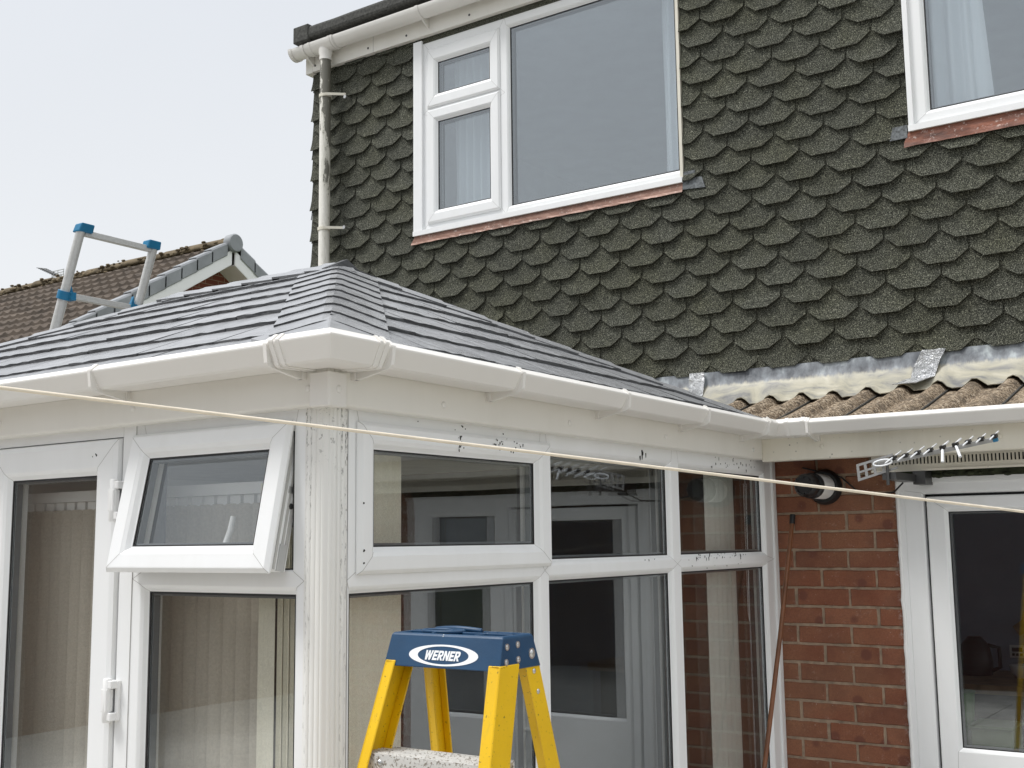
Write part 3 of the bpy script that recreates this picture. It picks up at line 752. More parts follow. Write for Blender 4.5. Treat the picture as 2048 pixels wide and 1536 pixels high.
def bar(m, a, b, w, t): 
    a, b = Vector(a), Vector(b); dr = (b-a).normalized(); n = Vector((1,0,0)); s = dr.cross(n).normalized()
    m.hexa([tuple(p+s*ss*w+n*nn*t) for p in (a, b) for ss in (-1, 1) for nn in (-1, 1)])
e = PV(-1.966, .09, -.04); k = (-1.966, YF+.03, .06)
bar(mb, (-1.962, YF+.03, .235), (-1.962, YF+.03, -.02), .006, .0015); bar(mb, (-1.966, YF+.025, .215), e, .0065, .0015); bar(mb, e, (-1.969, YF+.028, .03), .0065, .0015)
mb.tube([(-1.975, e[1], e[2]), (-1.957, e[1], e[2])], .007, 8); build('friction_stay', mb, M['darksteel'], vo)
mb = MB()
for v0, v1 in ((-.062, .0), (.12, .135)):
    mb = MB(); mb.hexa([PV(u, v, d) for v in (v0, v1) for d in (-.046, -.026) for u in (-1.961, -1.957)])
    build('lock_keep', mb, M['steel'], vo)
mb = MB()
for d0, d1, e in ((-.050, -.042, -1.9575), (-.036, -.030, -1.9578), (-.020, -.014, -1.9576)):
    mb.hexa([PV(u, v, d) for v in (-.06, .27) for d in (d0, d1) for u in (-1.962, e)])
build('sash_rib', mb, M['line'], vo)
# ---- door
m = MB(); DS = [(0,.0,-.05), (0,0,.0), (0,.004,.010), (0,.018,.0145), (1,.022,.0145), (1,.019,.013), (1,.012,.009), (1,.004,.0), (1,0,-.003), (1,0,-.05), (0,0,-.05)]
frame_ring(m, PF, (-3.178, -2.584, GZ+.06, .283), (-3.076, -2.687, -.85, .187), DS)
m.box(-3.08, -2.68, YF-.004, YF+.03, GZ+.16, -.95)
dr = build('conservatory_door', m, FM, cons); pane('pane', PF, (-3.076, -2.687, -.85, .187), -.006, -.03, dr)
for z in (.118, -.391, -1.35):
    m = MB()
    for z0, z1 in ((z-.05, z-.030), (z+.030, z+.05)): m.box(-2.594, -2.558, YF-.030, YF-.002, z0, z1)
    m.box(-2.594, -2.571, YF-.034, YF-.012, z-.0285, z+.0285); m.tube([(-2.581, YF-.024, z-.055), (-2.581, YF-.024, z+.055)], .011, 12)
    m.box(-2.567, -2.554, YF-.012, YF-.001, z-.05, z+.05)
    build('flag_hinge', m, M['upvc'], dr, bevel=.002)
m = MB(); m.box(-2.5845, -2.5775, YF+.004, YF+.03, GZ+.05, .288); build('door_gap', m, M['gasket'], dr)
m = MB(); frame_ring(m, PF, (-3.79, -3.184, GZ+.06, .283), (-3.686, -3.288, -.85, .187), DS); dr2 = build('conservatory_door', m, FM, cons); pane('pane', PF, (-3.686, -3.288, -.85, .187), -.006, -.03, dr2)
# ---- fluted corner post
def flank(n, rev):
    pts = []
    return pts
pl = [(-1.914, YF+.03), (-1.914, YF)]
L0, L1 = -1.908, -1.862
for i in range(25):
    t = i/24; pl.append((L0+(L1-L0)*t, YF-.0038*abs(math.sin(t*math.pi*3))**.6-.001))
pl += [(-1.858, YF-.001), (-1.855, YF+.001), (-1.8525, YF+.0045), (-1.8495, YF+.0085), (-1.846, YF+.010), (XR+.001, YF+.013)]
L0, L1 = YF+.016, YF+.058
for i in range(25):
    t = i/24; pl.append((XR+.001+.0038*abs(math.sin(t*math.pi*3))**.6, L0+(L1-L0)*t))
pl += [(XR, YF+.062), (XR, YF+.070), (XR-.06, YF+.070), (XR-.06, YF+.03)]
mb = MB(); mb.prism(pl, lambda x, y, z: (x, y, z), GZ, .40); build('corner_post', mb, M['post'], cons)
# ---- fascias
mb = MB(); mb.box(-5.0, XFa, YFa, YFa+.02, .312, .45); mb.box(-5.0, XFa-.02, YFa+.0015, YFa+.045, .3105, .318)
fa = build('fascia', mb, M['fascia'], cons, bevel=.005, seg=2)
mb = MB(); mb.box(XFa-.02, XFa, YFa+.02, YE, .312, .45); mb.box(XFa-.045, XFa-.0015, YFa+.045, YE, .3105, .318)
fb = build('fascia', mb, M['fascia'], cons, bevel=.005, seg=2)
for x in (-1.868, -2.493, -3.09):
    m = MB(); m.ball((x, YFa-.0005, .351), .0085, sq=(1,.55,1)); build('screw_cap', m, M['gutter'], fa)
for y in (1.925, 2.321, 2.931, 3.554, 4.313):
    m = MB(); m.ball((XFa+(.008 if y < 2 else .0005), y, .346), .009, sq=(.55,1,1)); build('screw_cap', m, M['gutter'], fb)
mb = MB(); mb.prism([(XFa-.052, YFa-.008), (XFa+.004, YFa-.008), (XFa+.008, YFa-.004), (XFa+.008, YFa+.052), (XFa-.01, YFa+.052), (XFa-.01, YFa+.01), (XFa-.052, YFa+.01)], lambda x, y, z: (x, y, z), .3065, .385)
build('fascia_corner', mb, M['gutter'], cons, bevel=.003, seg=3)
# ---- gutter
mb = MB(); mb.sweep(GP, [front(-5.2), cor, inn, hs(-1.61)])
cg = build('gutter', mb, M['gutter'], cons, bevel=0)
mb = MB()
def rcor(e):   # rounded outer corner of the angle piece
    out = [front(-1.862)]
    return out
mb.sweep(fat(.004), [front(-1.862), cor, right(1.957)])
build('gutter_angle', mb, M['gutter'], cg, bevel=.006, seg=3, ang=.9)
for P, a in ((front, -1.862), (right, 1.957)):
    for da, w, e in ((-.004, .006, .0065), (.016, .005, .0065)):
        s_ = 1 if P is front else -1
        m = MB(); m.sweep(fat(e), [P(a+s_*da-w), P(a+s_*da+w)]); build('gutter_clip', m, M['gutter'], cg)
mb = MB(); mb.sweep(fat(.003), [right(4.215), inn, hs(-1.652)]); build('gutter_angle', mb, M['gutter'], cg)
for P, a in ((right, 4.21),):
    m = MB(); m.sweep(fat(.0065), [P(a-.006), P(a+.006)]); build('gutter_clip', m, M['gutter'], cg)
for x in (-2.515, -1.885, -3.2, -3.9): build('gutter_bracket', gusset(front, x), M['gutter'], cg)
for y in (1.985, 2.515, 3.093, 3.663, 4.19): build('gutter_bracket', gusset(right, y), M['gutter'], cg)

# ---- slate roof
XE, YEv, ZE = -1.75, 1.84, .444          # eave lines (front-right corner) and eave height
RY, RZ = 3.12, 1.022                     # ridge
RX0, RX1 = -3.78, -2.92
XL = -5.03; YB = 4.40
tf = (RZ-ZE)/(RY-YEv); trr = (RZ-ZE)/(XE-RX1); tl = (RZ-ZE)/(RX0-XL); tb = (RZ-ZE)/(YB-RY)
def slates(mb, P, ul, ur, tmax, first, step, wid=.30):
    """P(u,t,h): u along the eave, t plan distance up the slope; ul/ur(t) the hip limits"""
    k = 0; butts = [0.]+[first+step*i for i in range(30) if first+step*i < tmax-.01]
    for t0 in butts:
        t1 = min(t0+step+.05, tmax); off = (k % 2)*.5*wid+R_(-.03, .03)
        a, b = ul(max(t0, 0)), ur(max(t0, 0)); i0 = math.floor((a-off)/wid)
        for i in range(i0, math.ceil((b-off)/wid)+1):
            s0, s1 = max(off+i*wid+.0015, a), min(off+(i+1)*wid-.0015, b)
            if s1-s0 < .01: continue
            n = max(2, int((s1-s0)/.03)); hh = R_(-.0015, .0025); T = []; lo = []
            cl = lambda u, t: min(max(u, ul(max(t, 0))), ur(max(t, 0)))
            jb = [R_(-.0035, .0035) for _ in range(n+1)]; jh = [R_(-.0015, .0015) for _ in range(n+1)]
            us = [s0+(s1-s0)*j/n for j in range(n+1)]
            top = [[P(cl(u, t1), t1, .001) for u in us], [P(u, t0+jb[j]*.6, .0125+hh+jh[j]) for j, u in enumerate(us)]]
            mb.grid(top, 0)
            mid = [P(u, t0+jb[j]*.6+R_(.000, .003), .0070+hh+jh[j]) for j, u in enumerate(us)]
            bot = [P(u, t0+jb[j]*.4+R_(.002, .006), .000) for j, u in enumerate(us)]
            mb.grid([top[1], mid, bot], 1)
            mb.add([top[0][0], top[1][0], bot[0]], [(0,1,2)], 1); mb.add([top[0][-1], top[1][-1], bot[-1]], [(2,1,0)], 1)
        k += 1
slopes = [(lambda u, t, h: (u, YEv+t, ZE+t*tf+h), lambda t: XL+t/tf*tl*0+t*(RX0-XL)/(RY-YEv), lambda t: XE-t*(XE-RX1)/(RY-YEv), RY-YEv, .107, .167),
          (lambda u, t, h: (XE-t, u, ZE+t*trr+h), lambda t: YEv+t*(RY-YEv)/(XE-RX1), lambda t: YB-t*(YB-RY)/(XE-RX1), XE-RX1, .06, .1545),
          (lambda u, t, h: (u, YB-t, ZE+t*tb+h), lambda t: XL+t*(RX0-XL)/(YB-RY), lambda t: XE-t*(XE-RX1)/(YB-RY), YB-RY, .10, .17),
          (lambda u, t, h: (XL+t, u, ZE+t*tl+h), lambda t: YEv+t*(RY-YEv)/(RX0-XL), lambda t: YB-t*(YB-RY)/(RX0-XL), RX0-XL, .10, .16)]
for P, ul, ur, tm, fi, stp in slopes:
    mb = MB(); slates(mb, P, ul, ur, tm, fi, stp)
    # deck under the slates
    a, b = [(ul(0), 0), (ur(0), 0)], [(ur(tm), tm), (ul(tm), tm)]
    mb.add([P(u, t, -.004) for u, t in a+b], [(0,1,2,3)], 1)
    build('slate_slope', mb, [M['slate'], M['slate_edge']], cons)
def zroof(x, y):
    c = [(y-YEv)*tf, (XE-x)*trr, (YB-y)*tb, (x-XL)*tl]; return ZE+min(c)
def caps(A, B, step, s0, W, lift0=.0185, lift1=.0115, two_plane=True):
    """cap pieces along the line A->B (plan), each overlapping the one below; W = half width in plan"""
    A, B = Vector(A), Vector(B); L = (B-A).length; h = (B-A)/L; p = Vector((h.y, -h.x)); s = s0; out = []
    while s < L-.02:
        m = MB(); e = min(s+step+.04, L+.02); T = []; Bm = []; jj = [R_(-.0025, .0025) for _ in range(15)]
        qs = [W*(i-7)/7 for i in range(15)]; qs = [(q if abs(q) > .012 else math.copysign(.006, q) if q else 0) for q in qs]
        for sn, lift in ((s, lift0), (s+.5*(e-s), (lift0+lift1)/2), (e, lift1)):
            rt, rb = [], []
            for i, q in enumerate(qs):
                ss = sn+(jj[i]*.6 if sn == s else 0); P2 = A+h*ss+p*q; Pc = A+h*ss+p*math.copysign(max(abs(q), .0), q)
                P2.x = min(max(P2.x, XL-.01), XE+.01); P2.y = min(max(P2.y, YEv-.01), YB+.0)
                z = zroof(P2.x, P2.y); z -= (.004 if abs(q) < .004 else 0); z0 = z
                rt.append((P2.x, P2.y, z+lift+R_(-.0008,.0008)))
                ub = A+h*(ss+(.005+R_(0,.003) if sn == s else 0))+p*q; ub.x = min(max(ub.x, XL-.01), XE+.01); ub.y = min(max(ub.y, YEv-.01), YB+.0)
                rb.append((ub.x, ub.y, z+lift-.0125))
            T.append(rt); Bm.append(rb)
        m.grid(T, 0); m.grid([list(reversed(r)) for r in Bm], 1)
        n = len(qs)
        for j in range(n-1): m.add([T[0][j], T[0][j+1], Bm[0][j+1], Bm[0][j]], [(3,2,1,0)], 1); m.add([T[-1][j], T[-1][j+1], Bm[-1][j+1], Bm[-1][j]], [(0,1,2,3)], 1)
        for i in range(2):
            m.add([T[i][0], T[i+1][0], Bm[i+1][0], Bm[i][0]], [(0,1,2,3)], 1); m.add([T[i][-1], T[i+1][-1], Bm[i+1][-1], Bm[i][-1]], [(3,2,1,0)], 1)
        out.append(m); s += step
    return out
CM = [M['slate'], M['slate_edge']]
for A, B, s0 in (((XE, YEv), (RX1, RY), .205), ((XL, YEv), (RX0, RY), .05), ((XE, YB), (RX1, RY), .02), ((XL, YB), (RX0, RY), .03)):
    for m in caps(A, B, .166, s0, .143): build('hip_cap', m, CM, cons)
mb = caps((XE+.02, YEv-.02), (RX1, RY), 9, .02, .14, .014, .012)
m = MB(); A = Vector((XE+.03, YEv-.03)); hh = Vector((RX1-XE, RY-YEv)).normalized(); pp = Vector((hh.y, -hh.x))
T = [[(lambda P2: (P2.x, P2.y, zroof(P2.x, P2.y)+.017-(.003 if q == 0 else 0)))(A+hh*s+pp*q) for q in (-.19, -.1, -.005, 0, .005, .1, .19)] for s in (.0, .12, .30)]
T = [[(min(a, XE+.005), max(b, YEv-.005), zroof(min(a, XE+.005), max(b, YEv-.005))+.016) for a, b, c in r] for r in T]
m.slab(T, [[(a, b, c-.01) for a, b, c in r] for r in T]); build('hip_cap', m, CM, cons)
for m in caps((RX0-.02, RY), (RX1+.03, RY), .166, 0, .13, .024, .016): build('ridge_cap', m, CM, cons)
m = MB(); m.prism([(RY-.11, RZ-.03), (RY, RZ+.022), (RY+.11, RZ-.03)], lambda y, z, x: (x, y, z), RX1+.02, RX1+.045); build('ridge_end', m, M['slate_edge'], cons)
# ---- rest of the shell: left side, floor, ceiling, inner lining
mb = MB(); mb.box(-4.985, -4.965, YF+.06, 4.6, -1.0, .2); mb.box(-4.99, -4.95, YF+.06, 4.6, GZ, -1.0); mb.box(-4.99, -4.95, YF+.06, 4.6, .2, .42)
for y in (2.0, 2.85, 3.7, 4.5): mb.box(-4.99, -4.95, y, y+.08, -1.0, .2)
build('side_wall', mb, M['frame'], cons)
mb = MB(); mb.box(-4.97, XR-.03, YF+.04, 4.6, .345, .36); build('ceiling', mb, M['ceil'], cons)
mb = MB(); mb.box(-4.97, XR-.03, YF+.04, 4.62, GZ, GZ+.03); build('conservatory_floor', mb, M['floor'], cons)
mb = MB(); mb.box(-4.97, XR-.062, 4.605, 4.64, GZ, .345); build('dark_lining', mb, plain('dim_room_lining', (.075,.058,.048), .8, var=.25, scale=5), cons)  # dark lining added over the brick, its brown stands in for the dim room


# ================================================================== BLINDS, CURTAINS
def slat_row(mb, x0, x1, y, z0, z1, step, w, ang, mi=0):
    x = x0
    while x < x1:
        a = ang+R_(-.07, .07); c, s = math.cos(a)*w/2, math.sin(a)*w/2; pts = []
        for k in range(7):
            t = k/6*2-1; bow = .007*(1-t*t); pts.append((x+t*c+bow*math.sin(a), y+t*s-bow*math.cos(a)))
        sw = R_(-.006, .006)
        T = [[(px+sw*(1-j), py, z0+(z1-z0)*j) for px, py in pts] for j in (0, 1)]
        mb.slab(T, [[(q[0], q[1]+.0008, q[2]) for q in r] for r in T], mi)
        mb.box(x-.019, x+.019, y-.006, y+.006, z1-.002, z1+.022, 1)
        x += step
vb = empty('vertical_blind', (-2.8, 2.08, GZ), 'beige brown vertical blind drawn across inside the conservatory front', 'blind', 'vertical blinds in the conservatory')
mb = MB(); slat_row(mb, -3.75, -2.17, 2.085, -1.2, .105, .050, .064, .40); build('slats', mb, [M['blind'], M['upvc']], vb)
mb = MB(); mb.box(-3.8, -2.12, 2.065, 2.105, .128, .158); build('headrail', mb, M['upvc'], vb)
vb = empty('vertical_blind', (-2.0, 2.2, GZ), 'cream vertical blind bunched into the corner behind the post', 'blind', 'vertical blinds in the conservatory')
mb = MB()
for i in range(6):
    T = [[(-1.925-.007*i+.0025*math.sin(k*1.9), 2.025+.045*i+.089*k/5, z) for k in range(6)] for z in (-1.2, .31)]
    mb.slab(T, [[(a-.0008, b, c) for a, b, c in r] for r in T])
T = [[(-2.155+.060*k/4, 2.03+.004*math.sin(k), z) for k in range(5)] for z in (-1.2, .15)]
mb.slab(T, [[(a, b+.0008, c) for a, b, c in r] for r in T])
for k in range(4):
    T = [[(-2.090+.022*k+.018*i/3, 2.03+.010*math.sin(i/3*math.pi), z) for i in range(4)] for z in (-1.2, .22)]
    mb.slab(T, [[(a, b+.0008, c) for a, b, c in r] for r in T])
build('slats', mb, M['cream'], vb)
mb = MB(); mb.box(-1.985, -1.925, 2.0, 3.2, .315, .342); build('headrail', mb, M['upvc'], vb)
mb = MB()
for dx in (0, .009): mb.tube([(-1.90+dx, 4.42+dx, .22), (-1.90+dx*.5, 4.42, -.3), (-1.895, 4.422, -.33)], .001, 5)
build('pull_cord', mb, M['upvc'], vb)

vb = empty('vertical_blind', (-1.93, 4.27, GZ), 'pale greyish blind slats stacked flat at the house end of the side windows', 'blind', 'vertical blinds in the conservatory')
mb = MB()
for i in range(5):
    T = [[(-1.925-.008*i+.003*math.sin(k*1.9), 4.10+.062*i+.098*k/5, z) for k in range(6)] for z in (-1.2, .31)]
    mb.slab(T, [[(a-.0008, b, c) for a, b, c in r] for r in T])
build('slats', mb, cloth_mat('pale_blind_fabric', (.82,.84,.79), .25, 120), vb)
mb = MB(); mb.box(-1.985, -1.925, 3.4, 4.5, .315, .342); build('headrail', mb, M['upvc'], vb)

def curtain(label, x0, x1, z0, z1, y, n, amp=.02, flare=0., group='bedroom window curtains'):
    mb = MB(); N = n*10; top, bot = [], []
    rows = []
    for j in range(7):
        t = j/6; rows.append([(x0+(x1-x0)*i/N+flare*(1-t)*(i/N), y+amp*math.sin(i/10*2*math.pi+.4*math.sin(j))+R_(-.001,.001), z0+(z1-z0)*t) for i in range(N+1)])
    mb.slab(rows, [[(a, b+.0015, c) for a, b, c in r] for r in rows])
    thing('curtain', mb, M['net'], ((x0+x1)/2, y, z0), label, 'curtain', group, smooth_all=True)
curtain('white curtain hanging behind the two small casement panes on the left', -4.02, -3.70, 1.85, 2.93, 5.30, 6)
curtain('narrow white curtain edge at the right side of the big bedroom pane', -2.62, -2.48, 1.85, 2.93, 5.27, 3, .012)
curtain('pale curtain gathered in folds at the left of the right hand bedroom window', -1.30, -1.09, 1.88, 2.93, 5.28, 3, .022, .015)
curtain('single loose curtain fold slanting beside the gathered curtain folds', -1.100, -1.06, 1.88, 2.93, 5.27, 1, .008, .055)

# ================================================================== KITCHEN ODDMENTS seen through the door
kp = plain('dull_wood_plaque', (.30,.20,.10), .6, var=.3, scale=20)
mb = MB(); c = (-1.235, 6.18, -.45)
mb.prism([(c[0]-.035, c[2]+.005), (c[0]-.005, c[2]-.04), (c[0]+.045, c[2]-.005), (c[0]+.012, c[2]+.04)], lambda x, z, y: (x, y, z), 6.175, 6.19)
mb.tube([(c[0]+.01, 6.185, c[2]+.035), (c[0]+.02, 6.19, c[2]+.08)], .002, 5)
thing('wall_plaque', mb, kp, (c[0], 6.18, c[2]), 'small tilted wooden plaque hung on the kitchen wall', 'plaque')
mb = MB(); c = (-1.255, 6.17, -.565); mb.box(c[0]-.035, c[0]+.035, 6.17, 6.19, c[2]-.03, c[2]+.03); mb.box(c[0]-.024, c[0]+.024, 6.167, 6.17, c[2]+.0, c[2]+.02, 1)
for k in (-.018, 0, .018): mb.box(c[0]+k-.006, c[0]+k+.006, 6.166, 6.17, c[2]-.02, c[2]-.008, 1)
thing('kitchen_timer', mb, [M['upvc'], M['black']], (c[0], 6.18, c[2]-.03), 'small white timer with dark screen and three buttons on the kitchen wall', 'timer')
mb = MB(); mb.tube([(-1.40, 5.95, -.66), (-1.40, 5.95, -.60), (-1.40, 5.95, -.52), (-1.40, 5.95, -.48)], [.075, .08, .065, .03], 16); mb.tube([(-1.34, 5.95, -.52), (-1.29, 5.95, -.53), (-1.29, 5.95, -.62), (-1.33, 5.95, -.64)], .01, 8)
thing('kettle', mb, M['black'], (-1.40, 5.95, -.66), 'black kettle on the worktop just inside the kitchen door', 'kettle')
for i, (x, y, r, h) in enumerate(((-1.18, 5.9, .06, .06), (-1.08, 5.85, .05, .04))):
    mb = MB(); mb.tube([(x, y, -.66), (x, y, -.66+h*.4), (x, y, -.66+h)], [r*.5, r*.85, r], 16)
    thing('bowl', mb, M['upvc'], (x, y, -.66), ('larger white bowl on the kitchen worktop', 'smaller white bowl on the worktop right of the larger bowl')[i], 'bowl', 'bowls on the worktop')
mb = MB(); mb.box(-1.24, -1.08, 5.1, 5.3, -.90, -.78); mb.box(-1.25, -1.07, 5.09, 5.31, -.785, -.77)
thing('storage_box', mb, plain('pale_green_box', (.28,.36,.20), .5), (-1.16, 5.2, -.90), 'pale green storage box low behind the kitchen door glass', 'box', bevel=.006)
mb = MB(); mb.tube([(-1.335, 5.25, -.90), (-1.335, 5.25, -.80), (-1.335, 5.25, -.66), (-1.335, 5.25, -.655)], [.06, .075, .085, .09], 18)  # tub added to give the green of the lawn mirrored in the glass
thing('lawn_reflection_tub', mb, plain('lawn_reflection_green', (.06,.20,.03), .45), (-1.335, 5.25, -.90), 'green tub standing in for the lawn reflection low behind the left edge of the kitchen door glass', 'tub')
mb = MB(); mb.box(-1.84, -1.0, 5.0, 5.45, -.93, -.90); mb.box(-1.80, -1.76, 5.05, 5.4, GZ, -.93); mb.box(-1.08, -1.04, 5.05, 5.4, GZ, -.93)
thing('side_table', mb, M['wood'], (-1.4, 5.2, GZ), 'brown wooden side table under the pale green storage box', 'table')

# ================================================================== WALL ITEMS
# flue terminal
fl = empty('boiler_flue', (-1.635, 4.6, .20), 'round black and white boiler flue sticking out of the brick wall', 'flue')
mb = MB(); fx, fz = -1.632, .203
mb.tube([(fx, 4.624, fz), (fx, 4.612, fz), (fx, 4.595, fz)], [.072, .072, .062], 28); build('wall_seal', mb, M['black'], fl)
mb = MB(); mb.tube([(fx, 4.60, fz), (fx, 4.475, fz)], .050, 28); build('white_sleeve', mb, M['upvc'], fl)
mb = MB(); mb.tube([(fx, 4.478, fz), (fx, 4.455, fz), (fx, 4.452, fz), (fx, 4.435, fz), (fx, 4.432, fz), (fx, 4.40, fz), (fx, 4.385, fz)], [.051, .051, .043, .043, .046, .046, .036], 24)
for k in range(8):
    a = k*math.pi/4; mb.box(fx+.033*math.cos(a)-.003, fx+.033*math.cos(a)+.003, 4.372, 4.388, fz+.033*math.sin(a)-.003, fz+.033*math.sin(a)+.003)
build('flue_terminal', mb, M['black'], fl)
# television aerial
ae = empty('tv_aerial', (-1.3, 4.3, .22), 'grey television aerial with white rods fixed low under the eaves fascia', 'aerial')
yA = 4.25; k = yA/4.2
b0, b1 = Vector((-1.30, yA, .262)), Vector((-.873*k, yA, .331*k-.004)); bd = (b1-b0).normalized(); rd = Vector((0, .965, .26)); un = bd.cross(rd).normalized()*-1
mb = MB(); s_ = .0075; nn = bd.cross(rd).normalized()
mb.hexa([tuple(p+rd*a*s_+nn*b*s_) for p in (b0, b1) for a in (-1, 1) for b in (-1, 1)]); build('boom', mb, M['boom'], ae)
mb = MB(); mb.hexa([tuple(p+rd*a*.0085+nn*b*.0085) for p in (b1-bd*.012, b1+bd*.003) for a in (-1, 1) for b in (-1, 1)]); build('boom_end_cap', mb, M['cyan'], ae)
Lb = (b1-b0).length
for i in range(9):
    p = b0+bd*(Lb*(.16+.84*i/8-.012)); hl = .105-.004*i
    m = MB(); off = nn*(-.014) if nn.z < 0 else nn*.014
    bent = i in (4, 5)
    if bent:
        dr_ = Vector((.35, -.5, -.8)).normalized() if i == 5 else Vector((.05, -.4, -.9)).normalized()
        m.tube([tuple(p+off), tuple(p+off+dr_*.062)], .0055, 7); m.tube([tuple(p+off), tuple(p+off+rd*.09)], .004, 7)
    else: m.tube([tuple(p+off-rd*hl), tuple(p+off+rd*hl)], .0028, 7)
    build('element_rod', m, M['white'], ae)
    m = MB(); m.hexa([tuple(p+bd*a*.009+rd*b*.012+(off*(1.25 if c > 0 else .3))) for c in (-1, 1) for b in (-1, 1) for a in (-1, 1)]); build('rod_clip', m, M['black'], ae)
c0, c1, c2, c3 = [Vector(q)*k for q in ((-1.358, 4.2, .200), (-1.212, 4.2, .241), (-1.229, 4.2, .295), (-1.362, 4.2, .262))]
mb = MB()
def rp(u, v): return c0*(1-u)*(1-v)+c1*u*(1-v)+c2*u*v+c3*(1-u)*v
def cell(u0, u1, v0, v1):
    q = [rp(u, v)+Vector((0, d, 0)) for v in (v0, v1) for d in (-.002, .002) for u in (u0, u1)]; mb.hexa([tuple(x) for x in q])
us = [0, .07, .20, .27, .42, .49, .64, .70, 1.0]; vs = [0, .14, .44, .56, .86, 1.0]
for i in range(8):
    for j in range(5):
        if i % 2 == 1 and j % 2 == 1: continue
        cell(us[i], us[i+1], vs[j], vs[j+1])
build('reflector_plate', mb, M['boom'], ae)
mb = MB(); a = b0+bd*.01; lp = []
for i in range(17):
    t = i/16*2*math.pi; lp.append(tuple(a+bd*(.015+.034*math.cos(t))*1.0+Vector((0, -.018, 0))+Vector((-.006, 0, .010))*math.sin(t)))
mb.tube(lp, .0032, 7); build('dipole_loop', mb, M['white'], ae)
mb = MB(); mb.box(-1.285, -1.235, yA, 4.52, .205, .232); mb.box(-1.245, -1.20, 4.50, YW, .195, .245); mb.tube([(-1.262, yA-.01, .262), (-1.262, yA-.01, .185)], .006, 8); build('wall_bracket', mb, M['darksteel'], ae)
mb = MB(); mb.tube([(-1.27, 4.45, .20), (-1.32, 4.5, .168), (-1.40, 4.59, .166), (-1.50, 4.61, .185), (-1.56, 4.612, .24), (-1.72, 4.615, .285)], .0035, 7); build('coax_cable', mb, M['black'], ae)
# cane
mb = MB(); mb.tube([(-1.768, 4.60, .07), (-1.766, 4.42, -.36), (-1.766, 4.17, -.92), (-1.765, 3.75, GZ)], .009, 10)
cn = thing('garden_cane', mb, M['cane'], (-1.765, 3.75, GZ), 'thin brown cane leaning on the brick wall beside the conservatory', 'cane')
mb = MB(); mb.tube([(-1.768, 4.596, .056), (-1.768, 4.606, .094)], .0115, 12); build('cane_cap', mb, M['black'], cn)
# washing line
A = Vector((-1.227, .752, .181)); B = Vector((-.394, 2.062, .038)); mb = MB(); pts = []
for i in range(41):
    t = -3+6.0*i/40; p = A+(B-A)*t; p.z -= .006*(t*(1-t))*-.6*0; pts.append(tuple(p))
mb.tube(pts, .0023, 8)
wl = thing('washing_line', mb, M['rope'], pts[0], 'cream plastic washing line stretched across in front of the conservatory', 'washing line')
pe = pts[-1]; 

# ================================================================== YELLOW STEPLADDER
sl = empty('stepladder', (-1.33, 1.6, GZ), 'yellow fibreglass stepladder with blue top in front of the side windows', 'stepladder')
# cap: flared block with recessed tray
x0, x1, zt, zb_ = -1.462, -1.205, -.168, -.228
y0, y1 = 1.719, 1.813
def cp(fx, fy, z, g=0):
    s = (zt-z)/(zt-zb_); ex = .005*s; ey = .019*s
    return (x0-ex+(x1-x0+2*ex)*fx, y0-ey+(y1-y0+2*ey)*fy, z)
mb = MB(); rings = []
def ring(z, ins=0): 
    return [cp(ins/.26 if fx == 0 else 1-ins/.26, ins/.13 if fy == 0 else 1-ins/.13, z) for fx, fy in ((0,0),(1,0),(1,1),(0,1))]
R0 = [ring(zb_, .006), ring(zb_), ring(zt-.004), ring(zt, .003), ring(zt, .011), ring(zt-.010, .014)]
for a, b in zip(R0, R0[1:]):
    for i in range(4): mb.add([a[i], a[(i+1) % 4], b[(i+1) % 4], b[i]], [(0,1,2,3)])
mb.add(R0[-1], [(0,1,2,3)]); mb.add(R0[0], [(3,2,1,0)])
# raised ribs and tool rim on the top
mb.box(x0+.012, x1-.012, 1.764, 1.770, zt-.010, zt+.001)
mb.box(x0+.085, x0+.091, 1.731, 1.802, zt-.010, zt+.002); mb.box(x1-.075, x1-.069, 1.731, 1.802, zt-.010, zt)
pts = [(x0+.085+.045*math.cos(t), 1.768+.026*math.sin(t), zt+.001) for t in [i*2*math.pi/20 for i in range(21)]]
mb.tube(pts, .004, 6)
pts = [(x0+.04+.11*i/8, 1.803-.006*math.sin(i/8*math.pi), zt+.004*math.sin(i/8*math.pi)) for i in range(9)]; mb.tube(pts, .006, 6)
cap = build('top_cap', mb, M['blue'], sl, bevel=.0025, seg=2, ang=.5)
